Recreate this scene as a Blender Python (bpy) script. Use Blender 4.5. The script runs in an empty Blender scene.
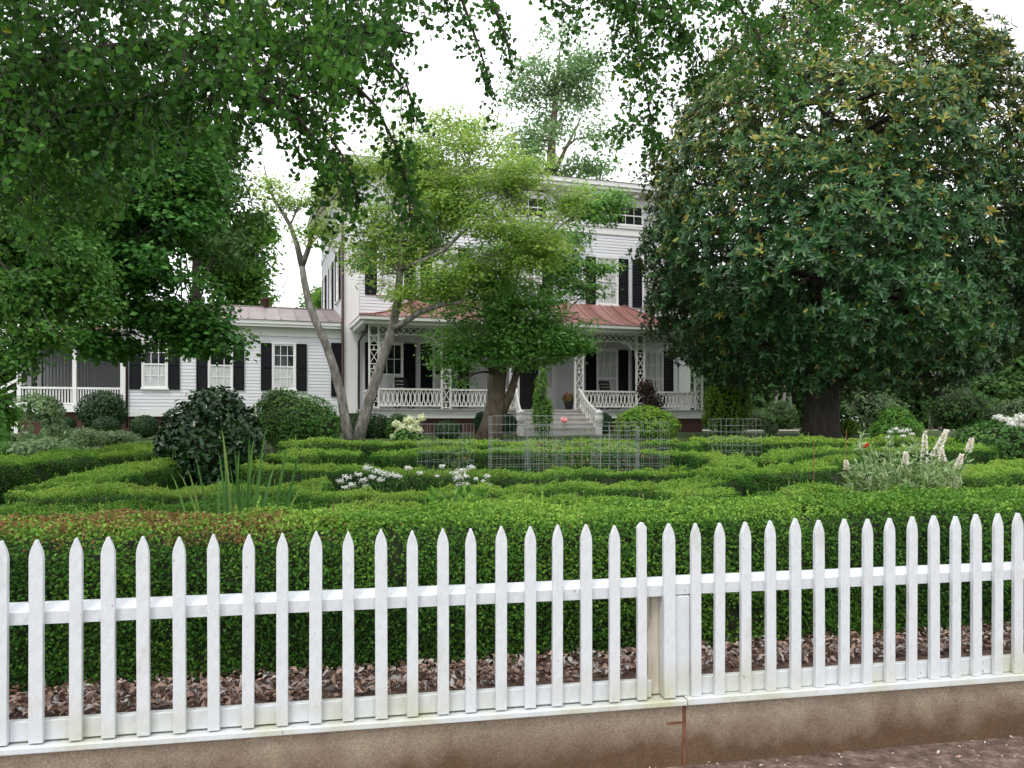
import bpy, math, random
import numpy as np
from mathutils import Vector, Matrix
R = math.radians
random.seed(7)
RNG = np.random.default_rng(11)
scene = bpy.context.scene
COL = scene.collection

# ------------------------------------------------------------------ camera, sky, sun, exposure
CZ = 1.66          # eye height above the pavement
F = 800.0          # focal length in pixels of the 1024 wide frame
HOR = 420.0        # row of the horizon
cam_d = bpy.data.cameras.new('camera')
cam = bpy.data.objects.new('camera', cam_d)
COL.objects.link(cam)
cam.location = (0, 0, CZ)
cam.rotation_euler = (R(90), 0, 0)
cam_d.sensor_width = 36.0
cam_d.lens = 36.0 * F / 1024.0
cam_d.shift_y = (HOR - 384.0) / 1024.0
cam_d.clip_start = 0.05
cam_d.clip_end = 2000
scene.camera = cam

SUN_EL, SUN_AZ = 58.0, 205.0      # azimuth measured clockwise from +Y (the viewing direction)
world = bpy.data.worlds.new('World')
scene.world = world
world.use_nodes = True
wn, wl = world.node_tree.nodes, world.node_tree.links
wn.clear()
sky = wn.new('ShaderNodeTexSky')
sky.sky_type = 'NISHITA'
sky.sun_disc = False
sky.sun_elevation = R(SUN_EL)
sky.sun_rotation = R(SUN_AZ)
sky.air_density = 1.0
sky.dust_density = 6.0
sky.ozone_density = 1.0
hs = wn.new('ShaderNodeHueSaturation')
hs.inputs['Saturation'].default_value = 0.22
hs.inputs['Value'].default_value = 1.0
bg = wn.new('ShaderNodeBackground')
bg.inputs['Strength'].default_value = 0.15
wo = wn.new('ShaderNodeOutputWorld')
wl.new(sky.outputs[0], hs.inputs['Color'])
# bright overcast: a thick white cloud deck over the clear sky
tcw = wn.new('ShaderNodeTexCoord')
cn = wn.new('ShaderNodeTexNoise'); cn.inputs['Scale'].default_value = 2.5; cn.inputs['Detail'].default_value = 6
wl.new(tcw.outputs['Generated'], cn.inputs['Vector'])
cr = wn.new('ShaderNodeMapRange'); cr.inputs['From Min'].default_value = .3; cr.inputs['From Max'].default_value = .7
cr.inputs['To Min'].default_value = 6.6; cr.inputs['To Max'].default_value = 8.6
wl.new(cn.outputs['Fac'], cr.inputs['Value'])
cc = wn.new('ShaderNodeVectorMath'); cc.operation = 'SCALE'; cc.inputs[0].default_value = (.985, 1.0, 1.03)
wl.new(cr.outputs[0], cc.inputs['Scale'])
cm = wn.new('ShaderNodeMix'); cm.data_type = 'RGBA'; cm.inputs[0].default_value = .9
wl.new(hs.outputs[0], cm.inputs[6]); wl.new(cc.outputs[0], cm.inputs[7])
wl.new(cm.outputs[2], bg.inputs['Color'])
wl.new(bg.outputs[0], wo.inputs['Surface'])

sl = bpy.data.lights.new('sun', 'SUN')
sl.energy = 0.9
sl.angle = R(14)
sl.color = (1.0, 0.96, 0.9)
so = bpy.data.objects.new('sun', sl)
COL.objects.link(so)
so.location = (0, 0, 60)
_d = Vector((math.sin(R(SUN_AZ)) * math.cos(R(SUN_EL)), math.cos(R(SUN_AZ)) * math.cos(R(SUN_EL)), math.sin(R(SUN_EL))))
so.rotation_euler = _d.to_track_quat('Z', 'Y').to_euler()

scene.view_settings.view_transform = 'Standard'
scene.view_settings.look = 'None'
scene.view_settings.gamma = 1.0
scene.view_settings.use_curve_mapping = False
scene.view_settings.exposure = 0.74
scene.cycles.diffuse_bounces = 8
scene.cycles.max_bounces = 16

# ------------------------------------------------------------------ small helpers
def g(y):                       # height of the garden ground at depth y
    y = np.clip(y, 0, 28.0)
    return 0.40 + 0.0333 * (y - 4.0)

def P(px, py, Y):               # a photographed point at depth Y, in metres
    return np.array([(px - 512.0) / F * Y, Y, CZ - (py - HOR) / F * Y])

def PG(px, Y):                  # a point standing on the garden ground
    return np.array([(px - 512.0) / F * Y, Y, float(g(Y))])

def set_props(o, label=None, cat=None, group=None, kind=None):
    if label: o['label'] = label
    if cat: o['category'] = cat
    if group: o['group'] = group
    if kind: o['kind'] = kind
    return o

def empty(name, loc, rz=0.0, label=None, cat=None, group=None):
    o = bpy.data.objects.new(name, None)
    COL.objects.link(o)
    o.location = tuple(float(v) for v in loc)
    o.rotation_euler = (0, 0, rz)
    o.empty_display_size = 0.3
    return set_props(o, label, cat, group)

class MB:
    """collects polygons, builds one mesh object"""
    def __init__(s):
        s.v, s.f, s.smooth = [], [], []
    def poly(s, pts, smooth=False):
        n = len(s.v)
        s.v.extend([tuple(map(float, p)) for p in pts])
        s.f.append(list(range(n, n + len(pts))))
        s.smooth.append(smooth)
    def box(s, x0, x1, y0, y1, z0, z1, T=None):
        c = [(x0, y0, z0), (x1, y0, z0), (x1, y1, z0), (x0, y1, z0), (x0, y0, z1), (x1, y0, z1), (x1, y1, z1), (x0, y1, z1)]
        if T: c = [T(*p) for p in c]
        n = len(s.v)
        s.v.extend(c)
        for f in ((0, 3, 2, 1), (4, 5, 6, 7), (0, 1, 5, 4), (1, 2, 6, 5), (2, 3, 7, 6), (3, 0, 4, 7)):
            s.f.append([n + i for i in f]); s.smooth.append(False)
    def tube(s, pts, rad, sides=8, cap=True, smooth=True):
        pts = [Vector(tuple(map(float, p))) for p in pts]
        if not hasattr(rad, '__len__'): rad = [rad] * len(pts)
        n0 = len(s.v)
        up = None
        for i, p in enumerate(pts):
            t = (pts[min(i + 1, len(pts) - 1)] - pts[max(i - 1, 0)])
            if t.length < 1e-9: t = Vector((0, 0, 1))
            t.normalize()
            if up is None:
                up = Vector((1, 0, 0)) if abs(t.x) < .9 else Vector((0, 1, 0))
            a = (up - t * up.dot(t)).normalized()
            up = a
            b = t.cross(a)
            for k in range(sides):
                an = 2 * math.pi * k / sides
                s.v.append(tuple(p + (a * math.cos(an) + b * math.sin(an)) * rad[i]))
        for i in range(len(pts) - 1):
            for k in range(sides):
                k2 = (k + 1) % sides
                s.f.append([n0 + i * sides + k, n0 + i * sides + k2, n0 + (i + 1) * sides + k2, n0 + (i + 1) * sides + k])
                s.smooth.append(smooth)
        if cap:
            s.f.append([n0 + k for k in reversed(range(sides))]); s.smooth.append(False)
            m = n0 + (len(pts) - 1) * sides
            s.f.append([m + k for k in range(sides)]); s.smooth.append(False)
    def bar(s, a, b, w, d, face=(0, -1, 0)):
        """rectangular bar from a to b: w wide across, d deep along face"""
        a, b, fc = Vector(a), Vector(b), Vector(face)
        t = (b - a).normalized()
        q = t.cross(fc).normalized() * (w / 2)
        e = fc.normalized() * d
        c = [a - q, a + q, a + q + e, a - q + e, b - q, b + q, b + q + e, b - q + e]
        n = len(s.v)
        s.v.extend([tuple(x) for x in c])
        for f in ((0, 3, 2, 1), (4, 5, 6, 7), (0, 1, 5, 4), (1, 2, 6, 5), (2, 3, 7, 6), (3, 0, 4, 7)):
            s.f.append([n + i for i in f]); s.smooth.append(False)
    def lathe(s, prof, c=(0, 0, 0), sides=16):
        n0 = len(s.v)
        for r, z in prof:
            for k in range(sides):
                an = 2 * math.pi * k / sides
                s.v.append((c[0] + r * math.cos(an), c[1] + r * math.sin(an), c[2] + z))
        for i in range(len(prof) - 1):
            for k in range(sides):
                k2 = (k + 1) % sides
                s.f.append([n0 + i * sides + k, n0 + i * sides + k2, n0 + (i + 1) * sides + k2, n0 + (i + 1) * sides + k])
                s.smooth.append(True)
        s.f.append([n0 + k for k in reversed(range(sides))]); s.smooth.append(False)
        m = n0 + (len(prof) - 1) * sides
        s.f.append([m + k for k in range(sides)]); s.smooth.append(False)
    def build(s, name, mat, parent=None, loc=None, bevel=0.0):
        me = bpy.data.meshes.new(name)
        me.from_pydata(s.v, [], s.f)
        me.polygons.foreach_set('use_smooth', s.smooth)
        me.materials.append(mat)
        me.update()
        o = bpy.data.objects.new(name, me)
        COL.objects.link(o)
        if loc is not None: o.location = tuple(float(x) for x in loc)
        if parent: o.parent = parent
        if bevel:
            m = o.modifiers.new('bevel', 'BEVEL'); m.width = bevel; m.segments = 2; m.limit_method = 'ANGLE'; m.angle_limit = R(40)
        return o

def np_mesh(name, chunks, mats, parent=None, origin=(0, 0, 0), smooth=False):
    """chunks: (verts Nx3, faces MxK, material index, tint per vertex)"""
    origin = np.array(origin, float)
    V = np.concatenate([c[0] for c in chunks]) - origin
    T = np.concatenate([c[3] for c in chunks])
    loops, starts, totals, mi = [], [], [], []
    off, lo = 0, 0
    for v, f, m, t in chunks:
        k = f.shape[1]
        loops.append((f + off).ravel())
        starts.append(lo + np.arange(len(f)) * k)
        totals.append(np.full(len(f), k))
        mi.append(np.full(len(f), m))
        off += len(v); lo += f.size
    loops = np.concatenate(loops).astype(np.int32)
    starts = np.concatenate(starts).astype(np.int32)
    totals = np.concatenate(totals).astype(np.int32)
    mi = np.concatenate(mi).astype(np.int32)
    me = bpy.data.meshes.new(name)
    me.vertices.add(len(V)); me.vertices.foreach_set('co', V.astype(np.float32).ravel())
    me.loops.add(len(loops)); me.loops.foreach_set('vertex_index', loops)
    me.polygons.add(len(starts)); me.polygons.foreach_set('loop_start', starts); me.polygons.foreach_set('loop_total', totals)
    for m in mats: me.materials.append(m)
    me.polygons.foreach_set('material_index', mi)
    if smooth: me.polygons.foreach_set('use_smooth', np.ones(len(starts), bool))
    a = me.attributes.new('tint', 'FLOAT', 'POINT')
    a.data.foreach_set('value', T.astype(np.float32))
    me.update(calc_edges=True)
    o = bpy.data.objects.new(name, me)
    COL.objects.link(o)
    o.location = tuple(float(x) for x in origin)
    if parent:
        o.parent = parent
        o.location = tuple(float(x) for x in (origin - np.array(parent.location)))
    return o

def nrm(a):
    return a / np.maximum(np.linalg.norm(a, axis=-1, keepdims=True), 1e-9)

_NW = RNG.normal(size=(9, 3)); _NP = RNG.uniform(0, 6.28, 9)
def noise3(p, f=1.0):
    """smooth pseudo noise about -1..1"""
    s = 0
    for i in range(9):
        s = s + np.sin((p @ _NW[i]) * f * (1 + .35 * i) + _NP[i]) / (1 + .25 * i)
    return s / 3.2

def leaves(pos, axis, normal, L, W, side=.5, fold=.12, tint=None):
    n = len(pos)
    axis = nrm(axis); sd = nrm(np.cross(axis, normal)); nn = np.cross(sd, axis)
    L = np.broadcast_to(np.asarray(L, float), (n,))[:, None]; W = np.broadcast_to(np.asarray(W, float), (n,))[:, None]
    v = np.empty((n, 4, 3))
    v[:, 0] = pos
    v[:, 1] = pos + axis * L * side + sd * W * .5 + nn * W * fold
    v[:, 2] = pos + axis * L - nn * W * fold * .6
    v[:, 3] = pos + axis * L * side - sd * W * .5 + nn * W * fold
    f = np.arange(4 * n).reshape(n, 4)
    t = RNG.random(n) if tint is None else tint
    return v.reshape(-1, 3), f, np.repeat(t, 4)

def leaves6(pos, axis, normal, L, W, a=.32, b=.72, wa=.75, wb=.95, fold=.16, tint=None, curl=.10):
    """rounder leaf folded along its midrib: six points, two faces"""
    n = len(pos)
    axis = nrm(axis); sd = nrm(np.cross(axis, normal)); nn = np.cross(sd, axis)
    L = np.broadcast_to(np.asarray(L, float), (n,))[:, None]; W = np.broadcast_to(np.asarray(W, float), (n,))[:, None]
    v = np.empty((n, 6, 3))
    v[:, 0] = pos
    for i, (t, w, s_) in enumerate(((a, wa, 1), (b, wb, 1), (1, 0, 0), (b, wb, -1), (a, wa, -1))):
        v[:, i + 1] = pos + axis * L * t + sd * W * .5 * w * s_ + nn * (W * fold * w * abs(s_) - L * curl * t * t)
    q = np.arange(n)[:, None] * 6
    f = np.concatenate([q + [0, 1, 2, 3], q + [0, 3, 4, 5]])
    t = RNG.random(n) if tint is None else tint
    return v.reshape(-1, 3), f, np.repeat(t, 6)

def rand_unit(n):
    return nrm(RNG.normal(size=(n, 3)))

# ------------------------------------------------------------------ materials
MATS = {}
def newmat(name):
    m = bpy.data.materials.new(name); m.use_nodes = True
    MATS[name] = m
    nt = m.node_tree
    b = nt.nodes['Principled BSDF']
    return m, nt, b

def ramp(nt, stops):
    r = nt.nodes.new('ShaderNodeValToRGB')
    while len(r.color_ramp.elements) > len(stops): r.color_ramp.elements.remove(r.color_ramp.elements[-1])
    while len(r.color_ramp.elements) < len(stops): r.color_ramp.elements.new(.5)
    for e, (p, c) in zip(r.color_ramp.elements, stops):
        e.position = p; e.color = (*c, 1)
    return r

def foliage(name, stops, rough=.55, trans=.3, spec=.18, under=None):
    m, nt, b = newmat(name)
    at = nt.nodes.new('ShaderNodeAttribute'); at.attribute_name = 'tint'
    rp = ramp(nt, stops)
    nt.links.new(at.outputs['Fac'], rp.inputs[0])
    col = rp.outputs[0]
    if under:
        ge = nt.nodes.new('ShaderNodeNewGeometry')
        mx = nt.nodes.new('ShaderNodeMix'); mx.data_type = 'RGBA'
        mx.inputs[7].default_value = (*under, 1)
        nt.links.new(ge.outputs['Backfacing'], mx.inputs[0]); nt.links.new(col, mx.inputs[6])
        col = mx.outputs[2]
    nt.links.new(col, b.inputs['Base Color'])
    b.inputs['Roughness'].default_value = rough
    b.inputs['Specular IOR Level'].default_value = spec
    if trans:
        tr = nt.nodes.new('ShaderNodeBsdfTranslucent')
        hsn = nt.nodes.new('ShaderNodeHueSaturation'); hsn.inputs['Value'].default_value = 1.5; hsn.inputs['Hue'].default_value = .485
        nt.links.new(rp.outputs[0], hsn.inputs['Color']); nt.links.new(hsn.outputs[0], tr.inputs['Color'])
        ms = nt.nodes.new('ShaderNodeMixShader'); ms.inputs[0].default_value = trans
        nt.links.new(b.outputs[0], ms.inputs[1]); nt.links.new(tr.outputs[0], ms.inputs[2])
        nt.links.new(ms.outputs[0], nt.nodes['Material Output'].inputs['Surface'])
    return m

def noisy(name, stops, scale=5, detail=6, rough=.8, bump=.0, bscale=None, coord='Object', stretch=(1, 1, 1), spec=.3, bdist=.01):
    m, nt, b = newmat(name)
    tc = nt.nodes.new('ShaderNodeTexCoord')
    mp = nt.nodes.new('ShaderNodeMapping'); mp.inputs['Scale'].default_value = stretch
    nt.links.new(tc.outputs[coord], mp.inputs[0])
    n = nt.nodes.new('ShaderNodeTexNoise'); n.inputs['Scale'].default_value = scale; n.inputs['Detail'].default_value = detail; n.inputs['Roughness'].default_value = .62
    nt.links.new(mp.outputs[0], n.inputs['Vector'])
    rp = ramp(nt, stops)
    nt.links.new(n.outputs['Fac'], rp.inputs[0]); nt.links.new(rp.outputs[0], b.inputs['Base Color'])
    b.inputs['Roughness'].default_value = rough; b.inputs['Specular IOR Level'].default_value = spec
    if bump:
        n2 = nt.nodes.new('ShaderNodeTexNoise'); n2.inputs['Scale'].default_value = bscale or scale * 3; n2.inputs['Detail'].default_value = 5
        nt.links.new(mp.outputs[0], n2.inputs['Vector'])
        bp = nt.nodes.new('ShaderNodeBump'); bp.inputs['Strength'].default_value = bump; bp.inputs['Distance'].default_value = bdist
        nt.links.new(n2.outputs['Fac'], bp.inputs['Height']); nt.links.new(bp.outputs[0], b.inputs['Normal'])
    return m

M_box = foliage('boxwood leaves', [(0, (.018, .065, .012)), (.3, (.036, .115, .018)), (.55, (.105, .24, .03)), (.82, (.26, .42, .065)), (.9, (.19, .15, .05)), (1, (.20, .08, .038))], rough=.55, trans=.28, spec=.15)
M_boxcore = noisy('shaded twig core', [(.3, (.012, .018, .007)), (.7, (.03, .04, .014))], scale=30, rough=.9)  # dark twigs, with the shade inside hedges and bushes put into the colour
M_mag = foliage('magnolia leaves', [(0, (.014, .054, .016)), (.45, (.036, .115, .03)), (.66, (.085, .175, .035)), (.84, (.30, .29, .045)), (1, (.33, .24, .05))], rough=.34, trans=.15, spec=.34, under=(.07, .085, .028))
M_maple = foliage('maple leaves', [(0, (.018, .07, .014)), (.5, (.048, .155, .026)), (1, (.11, .27, .05))], rough=.5, trans=.32)
M_ging = foliage('overhanging leaves', [(0, (0.0132, 0.0495, 0.0099)), (.5, (0.0418, 0.132, 0.0187)), (.9, (0.0935, 0.242, 0.033)), (1, (0.352, 0.396, 0.033))], rough=.5, trans=.42, spec=.18)
M_light = foliage('bright leaves', [(0, (.04, .12, .02)), (.5, (.095, .23, .035)), (1, (.19, .36, .065))], rough=.5, trans=.42)
M_yel = foliage('yellow green leaves', [(0, (.10, .24, .045)), (.5, (.22, .37, .075)), (1, (.40, .50, .12))], rough=.5, trans=.5)
M_hack = foliage('hackberry leaves', [(0, (.024, .085, .016)), (.5, (.06, .165, .026)), (1, (.13, .28, .05))], rough=.5, trans=.36)
M_dog = foliage('dogwood leaves', [(0, (0.056, 0.168, 0.0358)), (.5, (0.1512, 0.3528, 0.0784)), (.96, (0.28, 0.4928, 0.1456)), (1, (0.5, 0.5, 0.5))], rough=.5, trans=.45, spec=.2)
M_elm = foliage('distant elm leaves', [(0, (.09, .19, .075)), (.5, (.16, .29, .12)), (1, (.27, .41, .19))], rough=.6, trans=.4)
M_wood = foliage('woodland leaves', [(0, (0.0225, 0.0625, 0.0176)), (.5, (0.05, 0.1187, 0.0308)), (1, (0.1063, 0.1875, 0.0495))], rough=.6, trans=.3)
M_cam = foliage('camellia leaves', [(0, (.007, .026, .008)), (.5, (.013, .045, .011)), (1, (.045, .12, .024))], rough=.22, trans=.06, spec=.35)
M_shrub = foliage('shrub leaves', [(0, (0.0306, 0.0935, 0.0195)), (.5, (0.0595, 0.153, 0.0286)), (1, (0.136, 0.255, 0.0455))], rough=.42, trans=.2)
M_dshrub = foliage('dark clipped shrub leaves', [(0, (0.0168, 0.049, 0.0182)), (.5, (0.0308, 0.077, 0.026)), (1, (0.063, 0.126, 0.039))], rough=.45, trans=.15)
M_lshrub = foliage('light shrub leaves', [(0, (0.0675, 0.162, 0.022)), (.5, (0.1485, 0.2835, 0.033)), (1, (0.2565, 0.405, 0.055))], rough=.45, trans=.35)
M_grey = foliage('grey green leaves', [(0, (0.0975, 0.1787, 0.0731)), (.5, (0.1787, 0.2762, 0.13)), (1, (0.325, 0.4387, 0.2275))], rough=.55, trans=.3)
M_iris = foliage('iris leaves', [(0, (.04, .12, .028)), (.6, (.08, .18, .04)), (1, (.17, .25, .06))], rough=.45, trans=.3)
M_bronze = foliage('bronze leaves', [(0, (.03, .02, .018)), (.6, (.06, .03, .022)), (1, (.05, .06, .03))], rough=.5, trans=.2)
M_rose = foliage('rose leaves', [(0, (.04, .10, .03)), (.6, (.09, .17, .05)), (.82, (.14, .15, .05)), (1, (.34, .11, .06))], rough=.5, trans=.3)
M_silver = foliage('silver green leaves', [(0, (.12, .22, .07)), (.5, (.22, .33, .13)), (1, (.38, .46, .27))], rough=.55, trans=.35)
M_white = foliage('white petals', [(0, (.62, .62, .56)), (1, (.85, .85, .82))], rough=.6, trans=.25)
M_cream = foliage('cream petals', [(0, (.62, .58, .48)), (.5, (.8, .76, .70)), (1, (.88, .85, .82))], rough=.6, trans=.25)
M_limew = foliage('lime white petals', [(0, (.5, .55, .28)), (1, (.82, .84, .66))], rough=.6, trans=.25)
M_red = foliage('red petals', [(0, (.5, .02, .015)), (1, (.7, .06, .03))], rough=.5, trans=.2)
M_pink = foliage('pink petals', [(0, (.75, .25, .27)), (1, (.85, .45, .45))], rough=.5, trans=.2)
M_litter = foliage('dead leaves', [(0, (0.1465, 0.0837, 0.0586)), (.5, (0.4604, 0.314, 0.2407)), (1, (0.5, 0.5, 0.5))], rough=.7, trans=.1)

M_bark = noisy('grey bark', [(.3, (.08, .072, .062)), (.5, (.18, .168, .15)), (.7, (.36, .35, .33))], scale=9, rough=.9, bump=.6, bscale=26, stretch=(1, 1, .35), bdist=.02)
M_barkd = noisy('dark bark', [(.3, (.022, .018, .014)), (.7, (.07, .06, .048))], scale=8, rough=.95, bump=.7, bscale=20, stretch=(1, 1, .3), bdist=.03)
M_barkb = noisy('brown bark', [(.3, (.08, .06, .042)), (.6, (.17, .135, .10)), (.8, (.25, .21, .17))], scale=9, rough=.9, bump=.6, bscale=24, stretch=(1, 1, .35), bdist=.02)

def paint(name, base=(.78, .79, .80), dirt=(.55, .56, .50), amount=.5, bump=.25, moss=None, rough=.45):
    m, nt, b = newmat(name)
    tc = nt.nodes.new('ShaderNodeTexCoord')
    n = nt.nodes.new('ShaderNodeTexNoise'); n.inputs['Scale'].default_value = 7; n.inputs['Detail'].default_value = 7; n.inputs['Roughness'].default_value = .7
    nt.links.new(tc.outputs['Object'], n.inputs['Vector'])
    rp = ramp(nt, [(.35, base), (.62, base), (.85, tuple(base[i] * (1 - amount) + dirt[i] * amount for i in range(3)))])
    nt.links.new(n.outputs['Fac'], rp.inputs[0])
    col = rp.outputs[0]
    if moss:
        z0, z1 = moss
        sx = nt.nodes.new('ShaderNodeSeparateXYZ'); nt.links.new(tc.outputs['Object'], sx.inputs[0])
        mr = nt.nodes.new('ShaderNodeMapRange'); mr.inputs['From Min'].default_value = z1; mr.inputs['From Max'].default_value = z0
        nt.links.new(sx.outputs['Z'], mr.inputs['Value'])
        n3 = nt.nodes.new('ShaderNodeTexNoise'); n3.inputs['Scale'].default_value = 3.5; n3.inputs['Detail'].default_value = 6
        nt.links.new(tc.outputs['Object'], n3.inputs['Vector'])
        r3 = ramp(nt, [(.40, (0, 0, 0)), (.68, (1, 1, 1))]); nt.links.new(n3.outputs['Fac'], r3.inputs[0])
        mu = nt.nodes.new('ShaderNodeMath'); mu.operation = 'MULTIPLY'; nt.links.new(mr.outputs[0], mu.inputs[0]); nt.links.new(r3.outputs[0], mu.inputs[1])
        mx = nt.nodes.new('ShaderNodeMix'); mx.data_type = 'RGBA'; mx.inputs[7].default_value = (.42, .42, .24, 1)
        nt.links.new(mu.outputs[0], mx.inputs[0]); nt.links.new(col, mx.inputs[6]); col = mx.outputs[2]
    if moss:
        for sc, st, lo, hi, colr in ((60, (1, 1, .12), .66, .78, (.45, .45, .42)), (38, (1, 1, .6), .70, .74, (.20, .15, .10)), (9, (1, 1, .5), .60, .80, (.46, .47, .42))):
            mpc = nt.nodes.new('ShaderNodeMapping'); mpc.inputs['Scale'].default_value = st; nt.links.new(tc.outputs['Object'], mpc.inputs[0])
            nc = nt.nodes.new('ShaderNodeTexNoise'); nc.inputs['Scale'].default_value = sc; nc.inputs['Detail'].default_value = 4; nt.links.new(mpc.outputs[0], nc.inputs['Vector'])
            rc = ramp(nt, [(lo, (0, 0, 0)), (hi, (.7, .7, .7))]); nt.links.new(nc.outputs['Fac'], rc.inputs[0])
            mc = nt.nodes.new('ShaderNodeMix'); mc.data_type = 'RGBA'; mc.inputs[7].default_value = (*colr, 1)
            nt.links.new(rc.outputs[0], mc.inputs[0]); nt.links.new(col, mc.inputs[6]); col = mc.outputs[2]
    nt.links.new(col, b.inputs['Base Color'])
    b.inputs['Roughness'].default_value = rough
    n2 = nt.nodes.new('ShaderNodeTexNoise'); n2.inputs['Scale'].default_value = 45; n2.inputs['Detail'].default_value = 3
    mp = nt.nodes.new('ShaderNodeMapping'); mp.inputs['Scale'].default_value = (1, 1, .35)
    nt.links.new(tc.outputs['Object'], mp.inputs[0]); nt.links.new(mp.outputs[0], n2.inputs['Vector'])
    bp = nt.nodes.new('ShaderNodeBump'); bp.inputs['Strength'].default_value = bump; bp.inputs['Distance'].default_value = .006
    nt.links.new(n2.outputs['Fac'], bp.inputs['Height']); nt.links.new(bp.outputs[0], b.inputs['Normal'])
    return m

M_fence = paint('fence paint', base=(.585, .615, .64), moss=(-.05, .24), bump=.9)
M_house = paint('house paint', base=(.68, .69, .72), bump=.05, amount=.25)
M_trim = paint('trim paint', base=(.78, .78, .77), bump=.05, amount=.3)
M_porchw = paint('porch trim paint', base=(.74, .74, .70), bump=.05, amount=.4)
M_weath = noisy('weathered post wood', [(.3, (.36, .30, .22)), (.6, (.62, .57, .48)), (.8, (.7, .69, .64))], scale=14, stretch=(1, 1, .2), bump=.4, bscale=40)
M_dark = noisy('black shutter paint', [(.3, (.005, .006, .009)), (.7, (.010, .011, .015))], scale=6, rough=.6, spec=.15)
M_doorway_shade = noisy('dark doorway', [(.3, (.008, .008, .009)), (.7, (.015, .014, .014))], scale=3, rough=.4)  # near-black colour stands for the shade inside the open doorway
M_pipe = noisy('brown downspout', [(.3, (.03, .017, .014)), (.7, (.06, .035, .028))], scale=8, rough=.5)
M_ceil = noisy('shaded ceiling paint', [(.3, (.11, .12, .12)), (.7, (.15, .16, .16))], scale=4, rough=.7)  # grey paint darkened to carry the shade under the porch roof
M_step = noisy('grey step paint', [(.3, (.40, .38, .36)), (.7, (.52, .50, .48))], scale=4, rough=.7)
M_deck = noisy('grey deck paint', [(.3, (.30, .29, .28)), (.7, (.40, .39, .37))], scale=4, rough=.6)
M_curt = noisy('curtain cloth', [(.35, (.42, .44, .45)), (.65, (.66, .67, .66))], scale=7, stretch=(3, 3, .4), rough=.25, spec=.5)
M_wire = noisy('galvanised wire', [(.3, (.2, .22, .23)), (.7, (.34, .36, .37))], scale=20, rough=.6)
M_rust = noisy('rusty iron', [(.3, (.10, .04, .02)), (.7, (.2, .09, .05))], scale=20, rough=.9)
M_black = noisy('black painted wood', [(.3, (.01, .01, .01)), (.7, (.025, .023, .02))], scale=8, rough=.4)
M_pot = noisy('dark pot', [(.3, (.02, .02, .02)), (.7, (.05, .045, .04))], scale=9, rough=.6)
M_chair = noisy('white chair paint', [(.3, (.6, .6, .6)), (.7, (.72, .72, .72))], scale=4, rough=.5)

m, nt, b = newmat('window glass')
b.inputs['Base Color'].default_value = (.012, .015, .017, 1); b.inputs['Roughness'].default_value = .06; b.inputs['Specular IOR Level'].default_value = .5
M_glass = m
m, nt, b = newmat('insect screen')
b.inputs['Base Color'].default_value = (.022, .024, .022, 1); b.inputs['Roughness'].default_value = .8; b.inputs['Specular IOR Level'].default_value = .1
tr = nt.nodes.new('ShaderNodeBsdfTransparent'); ms = nt.nodes.new('ShaderNodeMixShader'); ms.inputs[0].default_value = .3
nt.links.new(b.outputs[0], ms.inputs[1]); nt.links.new(tr.outputs[0], ms.inputs[2]); nt.links.new(ms.outputs[0], nt.nodes['Material Output'].inputs['Surface'])
M_screen = m

def brick_mat():
    m, nt, b = newmat('red brick')
    tc = nt.nodes.new('ShaderNodeTexCoord')
    sx = nt.nodes.new('ShaderNodeSeparateXYZ'); nt.links.new(tc.outputs['Object'], sx.inputs[0])
    ad = nt.nodes.new('ShaderNodeMath'); ad.operation = 'ADD'; nt.links.new(sx.outputs['X'], ad.inputs[0]); nt.links.new(sx.outputs['Y'], ad.inputs[1])
    cb = nt.nodes.new('ShaderNodeCombineXYZ'); nt.links.new(ad.outputs[0], cb.inputs['X']); nt.links.new(sx.outputs['Z'], cb.inputs['Y'])
    br = nt.nodes.new('ShaderNodeTexBrick'); nt.links.new(cb.outputs[0], br.inputs['Vector'])
    br.inputs['Scale'].default_value = 1; br.inputs['Brick Width'].default_value = .22; br.inputs['Row Height'].default_value = .075; br.inputs['Mortar Size'].default_value = .006
    br.inputs['Color1'].default_value = (.085, .028, .02, 1); br.inputs['Color2'].default_value = (.055, .02, .016, 1); br.inputs['Mortar'].default_value = (.11, .085, .07, 1)
    nt.links.new(br.outputs['Color'], b.inputs['Base Color']); b.inputs['Roughness'].default_value = .9
    return m
M_brick = brick_mat()

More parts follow.
